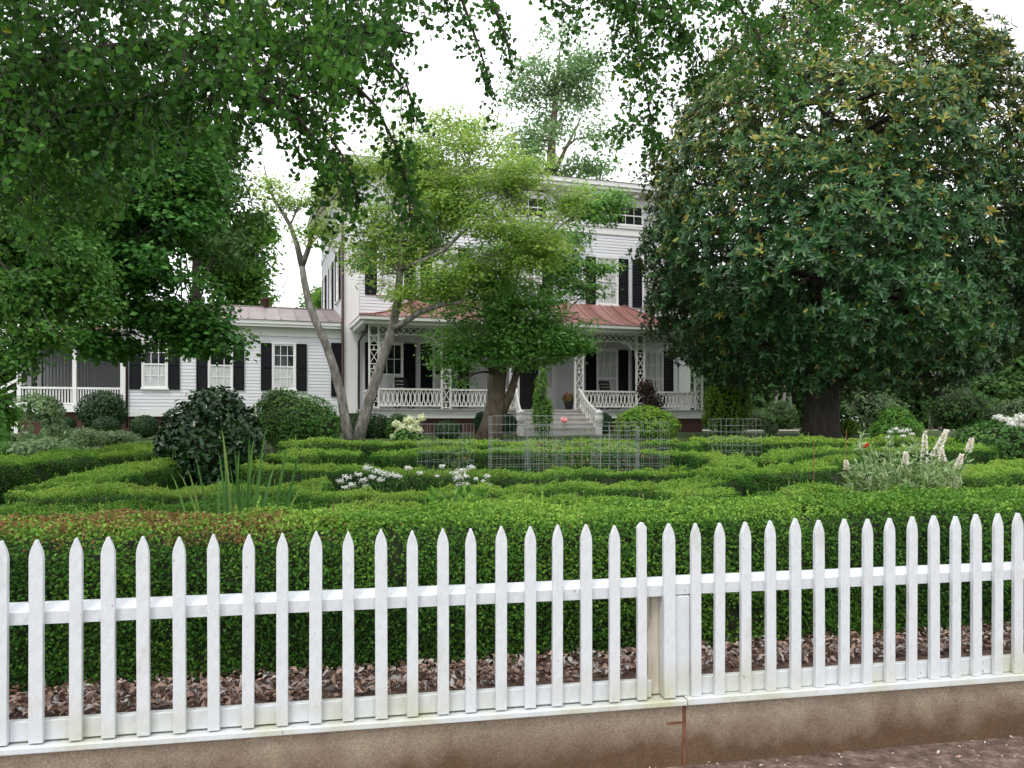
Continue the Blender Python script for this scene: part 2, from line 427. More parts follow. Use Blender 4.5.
def metal_roof(name, stops, width):
    """weathered sheet metal whose sheets differ a little from each other"""
    m, nt, b = newmat(name)
    tc = nt.nodes.new('ShaderNodeTexCoord')
    sx = nt.nodes.new('ShaderNodeSeparateXYZ'); nt.links.new(tc.outputs['Object'], sx.inputs[0])
    dv = nt.nodes.new('ShaderNodeMath'); dv.operation = 'DIVIDE'; dv.inputs[1].default_value = width; nt.links.new(sx.outputs['X'], dv.inputs[0])
    fl = nt.nodes.new('ShaderNodeMath'); fl.operation = 'FLOOR'; nt.links.new(dv.outputs[0], fl.inputs[0])
    wh = nt.nodes.new('ShaderNodeTexWhiteNoise'); wh.noise_dimensions = '1D'; nt.links.new(fl.outputs[0], wh.inputs['W'])
    n = nt.nodes.new('ShaderNodeTexNoise'); n.inputs['Scale'].default_value = 2.2; n.inputs['Detail'].default_value = 6
    nt.links.new(tc.outputs['Object'], n.inputs['Vector'])
    mx = nt.nodes.new('ShaderNodeMath'); mx.operation = 'MULTIPLY_ADD'; mx.inputs[1].default_value = .45; nt.links.new(wh.outputs['Value'], mx.inputs[0])
    n5 = nt.nodes.new('ShaderNodeMath'); n5.operation = 'MULTIPLY'; n5.inputs[1].default_value = .6; nt.links.new(n.outputs['Fac'], n5.inputs[0])
    nt.links.new(n5.outputs[0], mx.inputs[2])
    rp = ramp(nt, stops); nt.links.new(mx.outputs[0], rp.inputs[0]); nt.links.new(rp.outputs[0], b.inputs['Base Color'])
    b.inputs['Roughness'].default_value = .5; b.inputs['Specular IOR Level'].default_value = .4
    return m
M_roofw = metal_roof('weathered wing roof metal', [(.15, (.14, .11, .105)), (.4, (.22, .18, .172)), (.65, (.29, .25, .245)), (.9, (.21, .14, .13))], .55)
M_roofr = metal_roof('red roof metal', [(.15, (.18, .08, .07)), (.5, (.25, .12, .105)), (.85, (.31, .17, .15))], .5)

def concrete_mat():
    m, nt, b = newmat('exposed aggregate concrete')
    tc = nt.nodes.new('ShaderNodeTexCoord')
    n = nt.nodes.new('ShaderNodeTexNoise'); n.inputs['Scale'].default_value = 2.6; n.inputs['Detail'].default_value = 10; n.inputs['Roughness'].default_value = .74
    nt.links.new(tc.outputs['Object'], n.inputs['Vector'])
    rp = ramp(nt, [(.2, (.21, .165, .12)), (.5, (.31, .255, .19)), (.8, (.40, .345, .275))]); nt.links.new(n.outputs['Fac'], rp.inputs[0])
    v = nt.nodes.new('ShaderNodeTexVoronoi'); v.inputs['Scale'].default_value = 150; nt.links.new(tc.outputs['Object'], v.inputs['Vector'])
    mx = nt.nodes.new('ShaderNodeMix'); mx.data_type = 'RGBA'; mx.blend_type = 'OVERLAY'; mx.inputs[0].default_value = .28
    bw = nt.nodes.new('ShaderNodeRGBToBW'); nt.links.new(v.outputs['Color'], bw.inputs[0])
    nt.links.new(rp.outputs[0], mx.inputs[6]); nt.links.new(bw.outputs[0], mx.inputs[7])
    # soil splashed up the foot of the wall: an uneven stain
    sx = nt.nodes.new('ShaderNodeSeparateXYZ'); nt.links.new(tc.outputs['Object'], sx.inputs[0])
    n4 = nt.nodes.new('ShaderNodeTexNoise'); n4.inputs['Scale'].default_value = 5; n4.inputs['Detail'].default_value = 5; nt.links.new(tc.outputs['Object'], n4.inputs['Vector'])
    ma = nt.nodes.new('ShaderNodeMath'); ma.operation = 'MULTIPLY_ADD'; ma.inputs[1].default_value = -.3; nt.links.new(n4.outputs['Fac'], ma.inputs[0]); nt.links.new(sx.outputs['Z'], ma.inputs[2])
    mr = nt.nodes.new('ShaderNodeMapRange'); mr.inputs['From Min'].default_value = .13; mr.inputs['From Max'].default_value = -.08; nt.links.new(ma.outputs[0], mr.inputs['Value'])
    mx2 = nt.nodes.new('ShaderNodeMix'); mx2.data_type = 'RGBA'; mx2.blend_type = 'MULTIPLY'; mx2.inputs[7].default_value = (.36, .27, .22, 1)
    nt.links.new(mr.outputs[0], mx2.inputs[0]); nt.links.new(mx.outputs[2], mx2.inputs[6])
    nt.links.new(mx2.outputs[2], b.inputs['Base Color']); b.inputs['Roughness'].default_value = .9; b.inputs['Specular IOR Level'].default_value = .2
    bp = nt.nodes.new('ShaderNodeBump'); bp.inputs['Strength'].default_value = .8; bp.inputs['Distance'].default_value = .006
    nt.links.new(bw.outputs[0], bp.inputs['Height']); nt.links.new(bp.outputs[0], b.inputs['Normal'])
    return m
M_conc = concrete_mat()

M_soil = noisy('mulch and grass', [(.3, (.05, .034, .022)), (.42, (.07, .06, .03)), (.5, (.045, .09, .02)), (.75, (.075, .14, .03))], scale=1.6, detail=9, rough=.95, bump=.8, bscale=22, bdist=.03)
def bed_mask():
    nt = M_soil.node_tree; b = nt.nodes['Principled BSDF']
    src = b.inputs['Base Color'].links[0].from_socket
    tc = nt.nodes.new('ShaderNodeTexCoord')
    dt = nt.nodes.new('ShaderNodeVectorMath'); dt.operation = 'DOT_PRODUCT'; dt.inputs[1].default_value = (-.1937, .9811, 0)
    nt.links.new(tc.outputs['Object'], dt.inputs[0])
    mr = nt.nodes.new('ShaderNodeMapRange'); mr.inputs['From Min'].default_value = 3.623 + 1.6; mr.inputs['From Max'].default_value = 3.623 + 1.9
    nt.links.new(dt.outputs['Value'], mr.inputs['Value'])
    n = nt.nodes.new('ShaderNodeTexNoise'); n.inputs['Scale'].default_value = 30; n.inputs['Detail'].default_value = 6; nt.links.new(tc.outputs['Object'], n.inputs['Vector'])
    rp = ramp(nt, [(.3, (.05, .03, .022)), (.7, (.16, .11, .085))]); nt.links.new(n.outputs['Fac'], rp.inputs[0])
    mx = nt.nodes.new('ShaderNodeMix'); mx.data_type = 'RGBA'
    nt.links.new(mr.outputs[0], mx.inputs[0]); nt.links.new(rp.outputs[0], mx.inputs[6]); nt.links.new(src, mx.inputs[7]); nt.links.new(mx.outputs[2], b.inputs['Base Color'])
bed_mask()
M_pave = noisy('dirt footpath', [(.3, (.05, .033, .026)), (.5, (.12, .082, .064)), (.7, (.26, .19, .15))], scale=14, detail=8, rough=.95, bump=.8, bscale=60, bdist=.01)
M_path = noisy('pale gravel', [(.3, (.30, .28, .22)), (.7, (.42, .40, .33))], scale=8, rough=.95)

# ------------------------------------------------------------------ fence frame of reference
FA = np.array([-2.098, 3.278]); FB = np.array([2.705, 4.226])
FU = (FB - FA) / np.linalg.norm(FB - FA)          # along the fence
FN = np.array([-FU[1], FU[0]])                    # towards the garden
FROT = math.atan2(FU[1], FU[0])
def fence_s(px):                                  # distance along the fence of a photographed column
    a = (px - 512.0) / F
    return (a * FA[1] - FA[0]) / (FU[0] - a * FU[1])
def FW(s, d, z):
    q = FA + FU * s + FN * d
    return np.array([q[0], q[1], z])

# ------------------------------------------------------------------ ground
def ground():
    xs = np.concatenate([np.linspace(-600, -40, 14), np.linspace(-36, 36, 73), np.linspace(40, 600, 14)])
    ds = np.concatenate([np.linspace(.06, 30, 90), np.linspace(34, 60, 8), np.linspace(80, 900, 12)])
    # rows follow the fence line near it and straighten out behind
    V = []
    for d in ds:
        for x in xs:
            yf = FA[1] + (x - FA[0]) * FU[1] / FU[0]
            yf = min(max(yf, -4), 12)
            w = min(1.0, max(0.0, 1 - d / 25))
            y = yf * w + 3.8 * (1 - w) + d
            V.append((x, y, float(g(max(y, 3.2)))))
    V = np.array(V)
    nr = np.abs(V[:, 0]) < 40
    V[:, 2] += np.where(nr, .015 * noise3(V * [1, 1, 0], 2.1), 0)
    nx = len(xs)
    f = np.array([[j * nx + i, j * nx + i + 1, (j + 1) * nx + i + 1, (j + 1) * nx + i] for j in range(len(ds) - 1) for i in range(nx - 1)])
    o = np_mesh('garden_ground', [(V, f, 0, np.zeros(len(V)))], [M_soil], smooth=True)
    set_props(o, kind='structure')
    mb = MB()
    a, b_ = FW(-300, .02, 0), FW(300, .02, 0)
    c, d = FW(300, -400, 0), FW(-300, -400, 0)
    mb.poly([d, c, b_, a])
    set_props(mb.build('footpath', M_pave), kind='structure')
ground()
mb = MB()
mb.poly([PG(690, 33) + [0, 0, .012], PG(1500, 36) + [0, 0, .012], PG(1500, 40) + [0, 0, .012], PG(690, 37) + [0, 0, .012]])
set_props(mb.build('gravel_path', M_path), kind='structure')

# ------------------------------------------------------------------ the retaining wall and the picket fence
def wall_and_fence():
    rw = empty('retaining_wall', FW(2.4, 0, 0), FROT, 'low tan aggregate concrete wall under the white picket fence', 'wall')
    joint = fence_s(683) - 2.4
    for x0, x1 in ((-7.4, joint - .003), (joint + .003, 7.6)):
        mb = MB(); mb.box(x0, x1, -.015, .16, -.15, .297)
        mb.build('wall_segment', M_conc, rw, bevel=.008)
    mb = MB(); mb.box(joint - .008, joint + .008, -.0175, -.014, -.1, .29); mb.box(joint - .09, joint - .006, -.0172, -.0145, .205, .215)
    mb.build('rust_stain', M_rust, rw)
    fr = empty('picket_fence', FW(2.4, 0, .297), FROT, 'white painted picket fence on the low concrete wall along the footpath', 'fence')
    Z0 = .297
    def lx(px): return fence_s(px) - 2.4
    # sill, base board, top rail (two lengths meeting at the post)
    xj = lx(684)
    for x0, x1, dz in ((-7.2, xj - .002, -.004), (xj + .002, 7.4, .002)):
        mb = MB(); mb.box(x0, x1, -.045, .12, .001 + 0, .032 + dz); mb.build('sill_board', M_fence, fr, bevel=.004)
    for x0, x1 in ((-7.2, lx(652)), (lx(690), 7.4)):
        mb = MB(); mb.box(x0, x1, .006, .045, .036, .118); mb.build('base_board', M_fence, fr, bevel=.003)
    for x0, x1, dz in ((-7.2, lx(667), 0), (lx(667) + .003, 7.4, .004)):
        mb = MB(); pr_ = [(.004, .518), (.075, .518), (.075, .598), (.055, .598), (.004, .569)]; mb.poly([(x0, a, z + dz) for a, z in pr_]); mb.poly([(x1, a, z + dz) for a, z in reversed(pr_)])
        for q in range(5): (a, z), (c, w) = pr_[q], pr_[(q + 1) % 5]; mb.poly([(x0, c, w + dz), (x0, a, z + dz), (x1, a, z + dz), (x1, c, w + dz)])
        mb.build('rail', M_fence, fr, bevel=.004)
    # post: painted face and a weathered back half
    mb = MB(); mb.box(lx(663), lx(690), .0005, .10, .034, .516); mb.build('post', M_fence, fr, bevel=.004)
    mb = MB()
    pr = [(.0, .036), (.006, .2), (-.004, .26), (.002, .34), (.022, .40), (.02, .515)]
    for k in range(len(pr) - 1):
        (a, za), (b_, zb) = pr[k], pr[k + 1]
        x1 = lx(663) - .002; x0a, x0b = lx(651) + a, lx(651) + b_
        mb.poly([(x0a, .05, za), (x1, .05, za), (x1, .05, zb), (x0b, .05, zb)])
        mb.poly([(x0a, .15, za), (x0a, .05, za), (x0b, .05, zb), (x0b, .15, zb)])
        mb.poly([(x1, .15, za), (x0a, .15, za), (x0b, .15, zb), (x1, .15, zb)])
    p2 = mb.build('post', M_weath, fr); p2['label'] = 'weathered bare wood half of the post with a ragged edge'
    pxs = [2, 37.5, 77, 109.5, 144.5, 180.5, 214.5, 248.5, 282.5, 315.5, 348.5, 381.5, 412.5, 443, 470.5, 500.5, 529.5, 556.5, 585.5, 613.5, 641, 668.5, 695, 718, 744.5, 769.5, 794, 818, 842.5, 865.5, 888, 910, 932.5, 953.5, 974.5, 995.5, 1015.5]
    S = [lx(p) for p in pxs]
    x = S[0]
    for k in range(38): x -= .137 + random.uniform(-.005, .005); S.append(x)
    x = S[36]
    for k in range(26): x += .131 + random.uniform(-.005, .005); S.append(x)
    for i, s in enumerate(S):
        w = .0515 + random.uniform(-.003, .003)
        blunt = (i == 20)
        if blunt: w = .046
        if i == 21: w = .058
        th = .024
        h = .871 + random.uniform(-.007, .006) + (.012 if blunt else 0)
        z0 = .0345
        n = 5
        prof = [(-w / 2, z0), (w / 2, z0)]
        if blunt:
            prof += [(w / 2, h - .022), (.004, h), (-.004, h), (-w / 2, h - .022)]
        else:
            sh = h - .082
            rt = [(w / 2 * math.cos(math.pi / 2 * t) ** .9 if t < 1 else 0.003, sh + .082 * t ** .95) for t in (0, .2, .4, .6, .8, 1.0)]
            prof += rt + [(-a, z) for a, z in reversed(rt)]
        tilt = random.uniform(-.004, .004)
        mb = MB()
        fpts = [(s + a + tilt * (z / .85), -th + .0, z) for a, z in prof]
        bpts = [(s + a + tilt * (z / .85), .002, z) for a, z in prof]
        # pyramid-ish dressed point: pull the front back near the tip
        mb.poly(fpts); mb.poly(list(reversed(bpts)))
        for k in range(len(prof)):
            k2 = (k + 1) % len(prof)
            mb.poly([fpts[k2], fpts[k], bpts[k], bpts[k2]])
        import bmesh
        o = mb.build('picket', M_fence, fr)
        bm = bmesh.new(); bm.from_mesh(o.data); bmesh.ops.remove_doubles(bm, verts=bm.verts, dist=1e-5); bm.to_mesh(o.data); bm.free()
        bv = o.modifiers.new('bevel', 'BEVEL'); bv.width = .0035; bv.segments = 2; bv.limit_method = 'ANGLE'; bv.angle_limit = R(35)
        if blunt: o['label'] = 'narrow blunt picket with a low pointed cap'
wall_and_fence()

# dead leaves behind the fence and crumbs on the footpath
def litter():
    n = 26000
    s = RNG.uniform(-3.5, 8.5, n); d = RNG.uniform(.13, 1.0, n)
    p = FA + np.outer(s, FU) + np.outer(d, FN)
    z = g(np.maximum(p[:, 1], 3.2)) + RNG.uniform(.0, .045, n)
    pos = np.column_stack([p, z])
    ax = rand_unit(n); ax[:, 2] *= .45
    nr = nrm(np.column_stack([RNG.normal(0, .55, n), RNG.normal(0, .55, n), np.ones(n)]))
    L = RNG.uniform(.022, .062, n)
    v, f, t = leaves(pos - nrm(ax) * L[:, None] / 2, ax, nr, L, L * RNG.uniform(.3, .55, n), fold=.35)
    set_props(np_mesh('fallen_leaves', [(v, f, 0, t)], [M_litter]), kind='stuff', label='brown fallen leaves lying between the fence and the hedge', cat='leaf litter')
    n = 2600
    s = RNG.uniform(-1, 9, n); d = -RNG.uniform(.02, 1.2, n) ** 1.0
    p = FA + np.outer(s, FU) + np.outer(d, FN)
    pos = np.column_stack([p, RNG.uniform(.003, .012, n)])
    ax = rand_unit(n); ax[:, 2] *= .2
    nr = nrm(np.column_stack([RNG.normal(0, .3, n), RNG.normal(0, .3, n), np.ones(n)]))
    L = RNG.uniform(.008, .03, n)
    v, f, t = leaves(pos, ax, nr, L, L * .45, fold=.2)
    set_props(np_mesh('footpath_crumbs', [(v, f, 0, t)], [M_litter]), kind='stuff', label='bits of dry leaf and bark scattered on the footpath', cat='leaf litter')
litter()

# ------------------------------------------------------------------ the house
HX, HY, HG = -5.95, 28.5, 1.2
def build_house():
    TH = R(18)
    H = empty('farmhouse', (HX, HY, HG), TH, 'large white clapboard house with black shutters, latticed porch and low side wing', 'house')
    DZ = -HG
    def B(mb, x0, x1, y0, y1, z0, z1): mb.box(x0, x1, y0, y1, z0 + DZ, z1 + DZ)
    def front(y): return lambda u, d, z: (u, y - d, z + DZ)
    def left(x): return lambda u, d, z: (x - d, u, z + DZ)
    def siding(mb, T, u0, u1, z0, z1, lap=.115, flip=False):
        z = z0
        while z < z1 - 1e-6:
            zt = min(z + lap, z1)
            a = [T(u0, .017, z), T(u1, .017, z), T(u1, .003, zt), T(u0, .003, zt)]
            c = [T(u0, .0, z), T(u1, .0, z), T(u1, .017, z), T(u0, .017, z)]
            if flip: a.reverse(); c.reverse()
            mb.poly(a); mb.poly(c)
            z = zt
    W = 13.9; D = 10.0
    # main block
    mb = MB(); siding(mb, front(0), 0, W, 1.95, 10.5)
    siding(mb, left(0), 0, D, 1.95, 10.5, flip=True)
    siding(mb, lambda u, d, z: (W + d, u, z + DZ), 0, D, 1.95, 10.5)
    siding(mb, lambda u, d, z: (u, D + d, z + DZ), 0, W, 1.95, 10.5, flip=True)
    mb.build('wall', M_house, H)
    mb = MB()
    B(mb, .03, W - .03, .03, D - .03, .8, 1.95)
    B(mb, -7.2, -.05, .36, 6.0, .8, 1.80)
    B(mb, -10.6, -7.25, 1.92, 5.8, .8, 1.93)
    mb.build('foundation', M_brick, H)
    mb = MB()
    B(mb, -.03, .5, -.032, 0, 1.9, 10.5); B(mb, -.033, 0, .0005, .22, 1.9, 10.5)
    B(mb, W - .5, W + .03, -.032, 0, 1.9, 10.5)
    B(mb, .503, W - .503, -.03, 0, 1.86, 2.05)
    B(mb, -.028, 0, .223, D, 1.86, 2.05)
    # belt course under the attic windows
    B(mb, .503, W - .503, -.05, 0, 9.0, 9.27); B(mb, .503, W - .503, -.10, 0, 9.272, 9.34)
    B(mb, -.05, 0, .223, D, 9.0, 9.27)
    mb.build('trim', M_trim, H)
    mb = MB()
    B(mb, -.08, W + .08, -.08, D + .08, 10.3, 10.62)
    B(mb, -.55, W + .55, -.55, D + .55, 10.622, 10.74)
    B(mb, -.62, W + .62, -.62, D + .62, 10.742, 10.92)
    for k in range(24):
        x = .2 + k * (W - .4) / 23
        B(mb, x - .06, x + .06, -.4, -.082, 10.46, 10.62)
    mb.build('cornice', M_trim, H)
    mb = MB()
    e = [(-.66, -.66), (W + .66, -.66), (W + .66, D + .66), (-.66, D + .66)]
    zr, ze = 12.6 + DZ, 10.925 + DZ
    r0, r1 = (4.8, D / 2, zr), (W - 4.8, D / 2, zr)
    q = [(a, b_, ze) for a, b_ in e]
    mb.poly([q[0], q[1], r1, r0]); mb.poly([q[1], q[2], r1]); mb.poly([q[2], q[3], r0, r1]); mb.poly([q[3], q[0], r0])
    mb.poly([q[3], q[2], q[1], q[0]])
    mb.build('roof', M_roofr, H)
    # ------- windows
    def window(T, u, z0, z1, w, rows, cols, curtain=0.5, sh=.42, shutters=(1, 1), zs=None):
        c = .055
        mb = MB()
        bx = lambda a, b_, d0, d1, za, zb: mb.box(a, b_, d0, d1, za, zb, T)
        u0, u1 = u - w / 2, u + w / 2
        bx(u0 - c, u0, -.0, .055, z0, z1); bx(u1, u1 + c, -.0, .055, z0, z1)
        bx(u0 - c - .02, u1 + c + .02, 0, .065, z1 + .001, z1 + .09)
        bx(u0 - c - .03, u1 + c + .03, 0, .09, z0 - .06, z0 - .001)
        zm = (z0 + z1) / 2
        bx(u0, u1, .022, .045, zm - .025, zm + .025)
        bx(u0, u1, .022, .043, z0, z0 + .05); bx(u0, u1, .022, .043, z1 - .05, z1)
        bx(u0, u0 + .035, .022, .041, z0, z1); bx(u1 - .035, u1, .022, .041, z0, z1)
        for k in range(1, cols):
            x = u0 + w * k / cols; bx(x - .011, x + .011, .022, .036, z0 + .05, zm - .025); bx(x - .011, x + .011, .022, .036, zm + .025, z1 - .05)
        for k in range(1, rows):
            for (za, zb) in ((z0, zm), (zm, z1)):
                z = za + (zb - za) * k / rows; bx(u0 + .035, u1 - .035, .022, .034, z - .011, z + .011)
        wn_ = mb.build('window', M_trim, H)
        zc = z0 + (z1 - z0) * curtain
        if curtain < 1:
            m2 = MB(); m2.box(u0, u1, .019, .0205, zc, z1, T); m2.build('pane', M_glass, wn_)
        if curtain > 0:
            m2 = MB(); m2.box(u0, u1, .019, .0205, z0, zc - .001, T); m2.build('curtain', M_curt, wn_)
        za, zb = zs or (z0 - .05, z1 + .03)
        for side, on in zip((-1, 1), shutters):
            if not on: continue
            a = u0 - c - .012 - sh if side < 0 else u1 + c + .012
            m3 = MB()
            b3 = lambda x0, x1, d0, d1, q0, q1: m3.box(x0, x1, d0, d1, q0, q1, T)
            b3(a, a + .05, .02, .058, za, zb); b3(a + sh - .05, a + sh, .02, .058, za, zb)
            zmid = (za + zb) / 2
            for q0, q1 in ((za, za + .09), (zb - .07, zb), (zmid - .04, zmid + .04)): b3(a + .05, a + sh - .05, .02, .056, q0, q1)
            for q0, q1 in ((za + .09, zmid - .04), (zmid + .04, zb - .07)):
                n = max(3, int((q1 - q0) / .06))
                for k in range(n):
                    z = q0 + (q1 - q0) * k / n
                    m3.poly([T(a + .05, .05, z), T(a + sh - .05, .05, z), T(a + sh - .05, .022, z + (q1 - q0) / n), T(a + .05, .022, z + (q1 - q0) / n)] if T(1, 0, 0)[0] - T(0, 0, 0)[0] > .5 else
                            [T(a + sh - .05, .05, z), T(a + .05, .05, z), T(a + .05, .022, z + (q1 - q0) / n), T(a + sh - .05, .022, z + (q1 - q0) / n)])
            m3.build('shutter', M_dark, H)
    FT = front(0)
    for u in (1.62, 3.64, 10.2, 12.22):                       # second floor
        window(FT, u, 6.22, 8.05, .86, 2, 3, curtain=1.0)
    window(FT, 6.9, 6.22, 8.05, 1.0, 2, 4, curtain=1.0)
    for u in (2.6, 6.9, 11.0):                                # low attic windows
        window(FT, u - .0, 9.42, 10.2, 1.5, 1, 4, curtain=0, shutters=(0, 0))
    for u in (1.62, 3.64, 10.2, 12.22):                       # ground floor, under the porch
        window(FT, u, 2.2, 4.42, .82, 2, 3, curtain=.5 if u < 5 else 1.0, sh=.44)
    LT = left(0)
    for u in (2.2, 5.0, 8.2):
        window(LT, u, 6.22, 8.05, .86, 2, 3, curtain=.5)
    WT = front(.3)
    for u in (-6.25, -4.18, -2.08):
        window(WT, u, 2.74, 4.32, .70, 2, 3, curtain=.5, sh=.36)
    # a single tall shutter door where the wing meets the corner
    mb = MB(); mb.box(-.46, -.1, .02, .06, 2.5, 4.42, WT); mb.build('shutter', M_dark, H)
    # front doorway, its inner shade drawn as a dark panel, with sidelights
    mb = MB(); mb.box(6.42, 7.30, .005, .03, 2.05, 4.35, FT)
    dr = mb.build('doorway_shade_panel', M_doorway_shade, H)
    mb = MB(); mb.lathe([(.0, 0), (.03, .01), (.03, .04), (.0, .05)], sides=10)
    kn = mb.build('shade_panel_handle', M_rust, dr); kn.location = (7.2, -.03, 3.0 + DZ); kn.rotation_euler = (R(90), 0, 0)
    mb = MB()
    bx = lambda a, b_, d0, d1, za, zb: mb.box(a, b_, d0, d1, za, zb, FT)
    for a, b_ in ((6.28, 6.418), (7.302, 7.44), (5.85, 5.99), (7.86, 8.0)): bx(a, b_, 0, .09, 2.04, 4.6)
    bx(5.83, 8.02, 0, .11, 4.602, 4.78); bx(5.992, 6.278, 0, .05, 2.04, 2.9); bx(7.442, 7.858, 0, .05, 2.04, 2.9)
    bx(6.42, 7.3, 0, .08, 4.352, 4.42)
    mb.build('door_frame', M_trim, H)
    for a, b_ in ((5.992, 6.278), (7.442, 7.858)):
        mb = MB(); mb.box(a, b_, .005, .03, 2.903, 4.6, FT); mb.build('sidelight', M_curt, H)
    # ------- downspouts
    mb = MB(); mb.tube([(-.09, -.10, 10.5 + DZ), (-.09, -.10, 1.3 + DZ), (-.09, -.3, 1.22 + DZ)], .05, 8); mb.build('downspout', M_pipe, H)
    mb = MB(); mb.tube([(.45, -2.45, 4.85 + DZ), (.45, -2.3, 4.7 + DZ), (.47, -.14, 4.45 + DZ), (.47, -.12, 4.3 + DZ), (.47, -.12, 1.4 + DZ)], .04, 8); mb.build('downspout', M_pipe, H)
    mb = MB(); mb.tube([(-7.1, .2, 4.9 + DZ), (-7.1, .24, 4.75 + DZ), (-7.1, .24, 1.4 + DZ)], .04, 8); mb.build('downspout', M_pipe, H)
    # ------- wing
    mb = MB(); siding(mb, WT, -7.25, -.035, 1.9, 4.6)
    siding(mb, left(-7.25), .3, 6, 1.9, 4.9, flip=True)
    mb.build('wall', M_house, H)
    mb = MB()
    B(mb, -7.3, -7.1, .26, .2995, 1.86, 4.6); B(mb, -7.1 + .003, -.05, .262, .2995, 1.78, 2.0)
    B(mb, -7.3, -.05, .258, .2995, 4.602, 4.9)
    B(mb, -7.6, -.05, -.02, .2995, 4.902, 4.99); B(mb, -7.64, -.05, -.06, .2995, 4.992, 5.12)
    mb.build('cornice', M_trim, H)
    mb = MB()
    x0, x1 = -7.68, -.045
    ye, zr_, yr = -.1, 6.02 + DZ, 3.5
    z1_ = 5.125 + DZ
    mb.poly([(x0, ye, z1_), (x1, ye, z1_), (x1, yr, zr_), (x0 + 1.6, yr, zr_)])
    mb.poly([(x0, ye, z1_), (x0 + 1.6, yr, zr_), (x0, 7.1, z1_)])
    mb.poly([(x1, 7.1, z1_), (x0, 7.1, z1_), (x0 + 1.6, yr, zr_), (x1, yr, zr_)])
    mb.poly([(x0, 7.1, z1_), (x1, 7.1, z1_), (x1, ye, z1_), (x0, ye, z1_)])
    k = x0 + 1.65
    while k < x1:
        mb.bar((k, ye, z1_), (k, yr, zr_), .03, .035, (0, -.25, .97)); k += .55
    mb.bar((x0 + 1.6, yr, zr_), (x1, yr, zr_), .1, .04, (0, 0, 1))
    mb.build('roof', M_roofw, H)
    mb = MB(); mb.lathe([(.13, -.2), (.13, .28), (.18, .29), (.18, .36), (.1, .37)], (-2.65, 3.5, zr_), 12); mb.build('flue', M_brick, H)
    # ------- screened side porch
    mb = MB()
    B(mb, -10.7, -7.3, 1.75, 5.8, 1.935, 2.18)
    mb.build('porch_deck', M_trim, H)
    mb = MB()
    for x in (-10.62, -8.95, -7.42): B(mb, x - .06, x + .06, 1.8, 1.92, 2.182, 4.35)
    for a, b_ in ((-10.558, -9.012), (-8.888, -7.482)):
        B(mb, a, b_, 1.82, 1.9, 2.72, 2.79); B(mb, a, b_, 1.82, 1.9, 2.2, 2.25)
        n = 17
        for k in range(n):
            x = a + (b_ - a) * (k + .5) / n
            B(mb, x - .016, x + .016, 1.845, 1.885, 2.252, 2.718)
    mb.build('porch_frame', M_trim, H)
    for y in (3.2, 4.6, 5.7):
        mb = MB(); B(mb, -10.68, -10.56, y - .06, y + .06, 2.182, 4.35); mb.build('post', M_trim, H)
    for a, b_ in ((-10.558, -9.012), (-8.888, -7.482)):
        mb = MB(); mb.poly([(a, 1.93, 2.19 + DZ), (b_, 1.93, 2.19 + DZ), (b_, 1.93, 4.36 + DZ), (a, 1.93, 4.36 + DZ)]); mb.build('screen', M_screen, H)
    mb = MB(); B(mb, -10.66, -7.3, 5.6, 5.75, 2.182, 4.35); mb.build('wall', M_house, H)
    mb = MB()
    for k in range(14):
        x = -10.4 + k * .11
        mb.tube([(x, 4.4, 2.25 + DZ), (x, 4.4, 4.3 + DZ)], .05, 6)
    mb.build('drape', M_curt, H)
    mb = MB()
    B(mb, -10.85, -7.27, 1.6, 5.9, 4.352, 4.58); B(mb, -11.0, -7.27, 1.45, 6.05, 4.582, 4.70)
    mb.build('cornice', M_trim, H)
    mb = MB(); a = 4.705 + DZ; t = 5.1 + DZ
    mb.poly([(-11.05, 1.4, a), (-7.26, 1.4, a), (-7.26, 3.7, t), (-10.2, 3.7, t)]); mb.poly([(-11.05, 1.4, a), (-10.2, 3.7, t), (-11.05, 6.1, a)])
    mb.poly([(-7.26, 6.1, a), (-11.05, 6.1, a), (-10.2, 3.7, t), (-7.26, 3.7, t)])
    mb.build('roof', M_roofr, H)
    mb = MB()
    for k in range(5): B(mb, -10.76 - .3 * (k + 1), -10.765 - .3 * k, 2.2, 3.6, 1.0, 2.05 - k * .17)
    mb.build('steps', M_step, H)
    for y in (2.15, 3.65):
        mb = MB(); mb.bar((-10.7, y, 3.05 + DZ), (-12.2, y, 2.15 + DZ), .09, .05, (0, -1, 0)); B(mb, -12.26, -12.16, y - .07, y + .03, 1.1, 2.25)
        B(mb, -12.1, -10.72, y - .04, y - .02, 1.2, 2.3)
        mb.build('handrail', M_trim, H)
    # ------- front porch
    PY = -2.4
    SX = [.68 + 2.44 * k for k in range(6)]
    x0, x1 = SX[0] - .22, SX[5] + .22
    mb = MB(); B(mb, x0 - .08, x1 + .08, PY - .25, -.035, 1.98, 2.03); mb.build('porch_deck', M_deck, H)
    mb = MB(); B(mb, x0, x1, PY - .16, -.04, 1.72, 1.977); mb.build('deck_skirt', M_trim, H)
    mb = MB(); B(mb, x0 + .1, x1 - .1, PY - .06, -.05, .8, 1.718); mb.build('foundation', M_brick, H)
    mb = MB(); B(mb, x0 - .2, x1 + .2, PY - .4, -.04, 4.81, 4.93); B(mb, x0 - .3, x1 + .3, PY - .5, -.04, 4.932, 5.05)
    B(mb, x0 + .02, x1 - .02, PY - .12, PY + .1, 4.76, 4.808);     mb.build('porch_cornice', M_trim, H)
    mb = MB(); B(mb, x0 + .1, x1 - .1, PY + .105, -.04, 4.77, 4.806); mb.build('porch_ceiling', M_ceil, H)
    # bell-cast hipped roof
    mb = MB()
    prof = [(0, 5.055), (.18, 5.15), (.4, 5.32), (.62, 5.58), (.82, 5.88), (1.0, 6.2)]
    xa, xb, ya, yb = x0 - .32, x1 + .32, PY - .52, -.04
    run = yb - ya
    rows = []
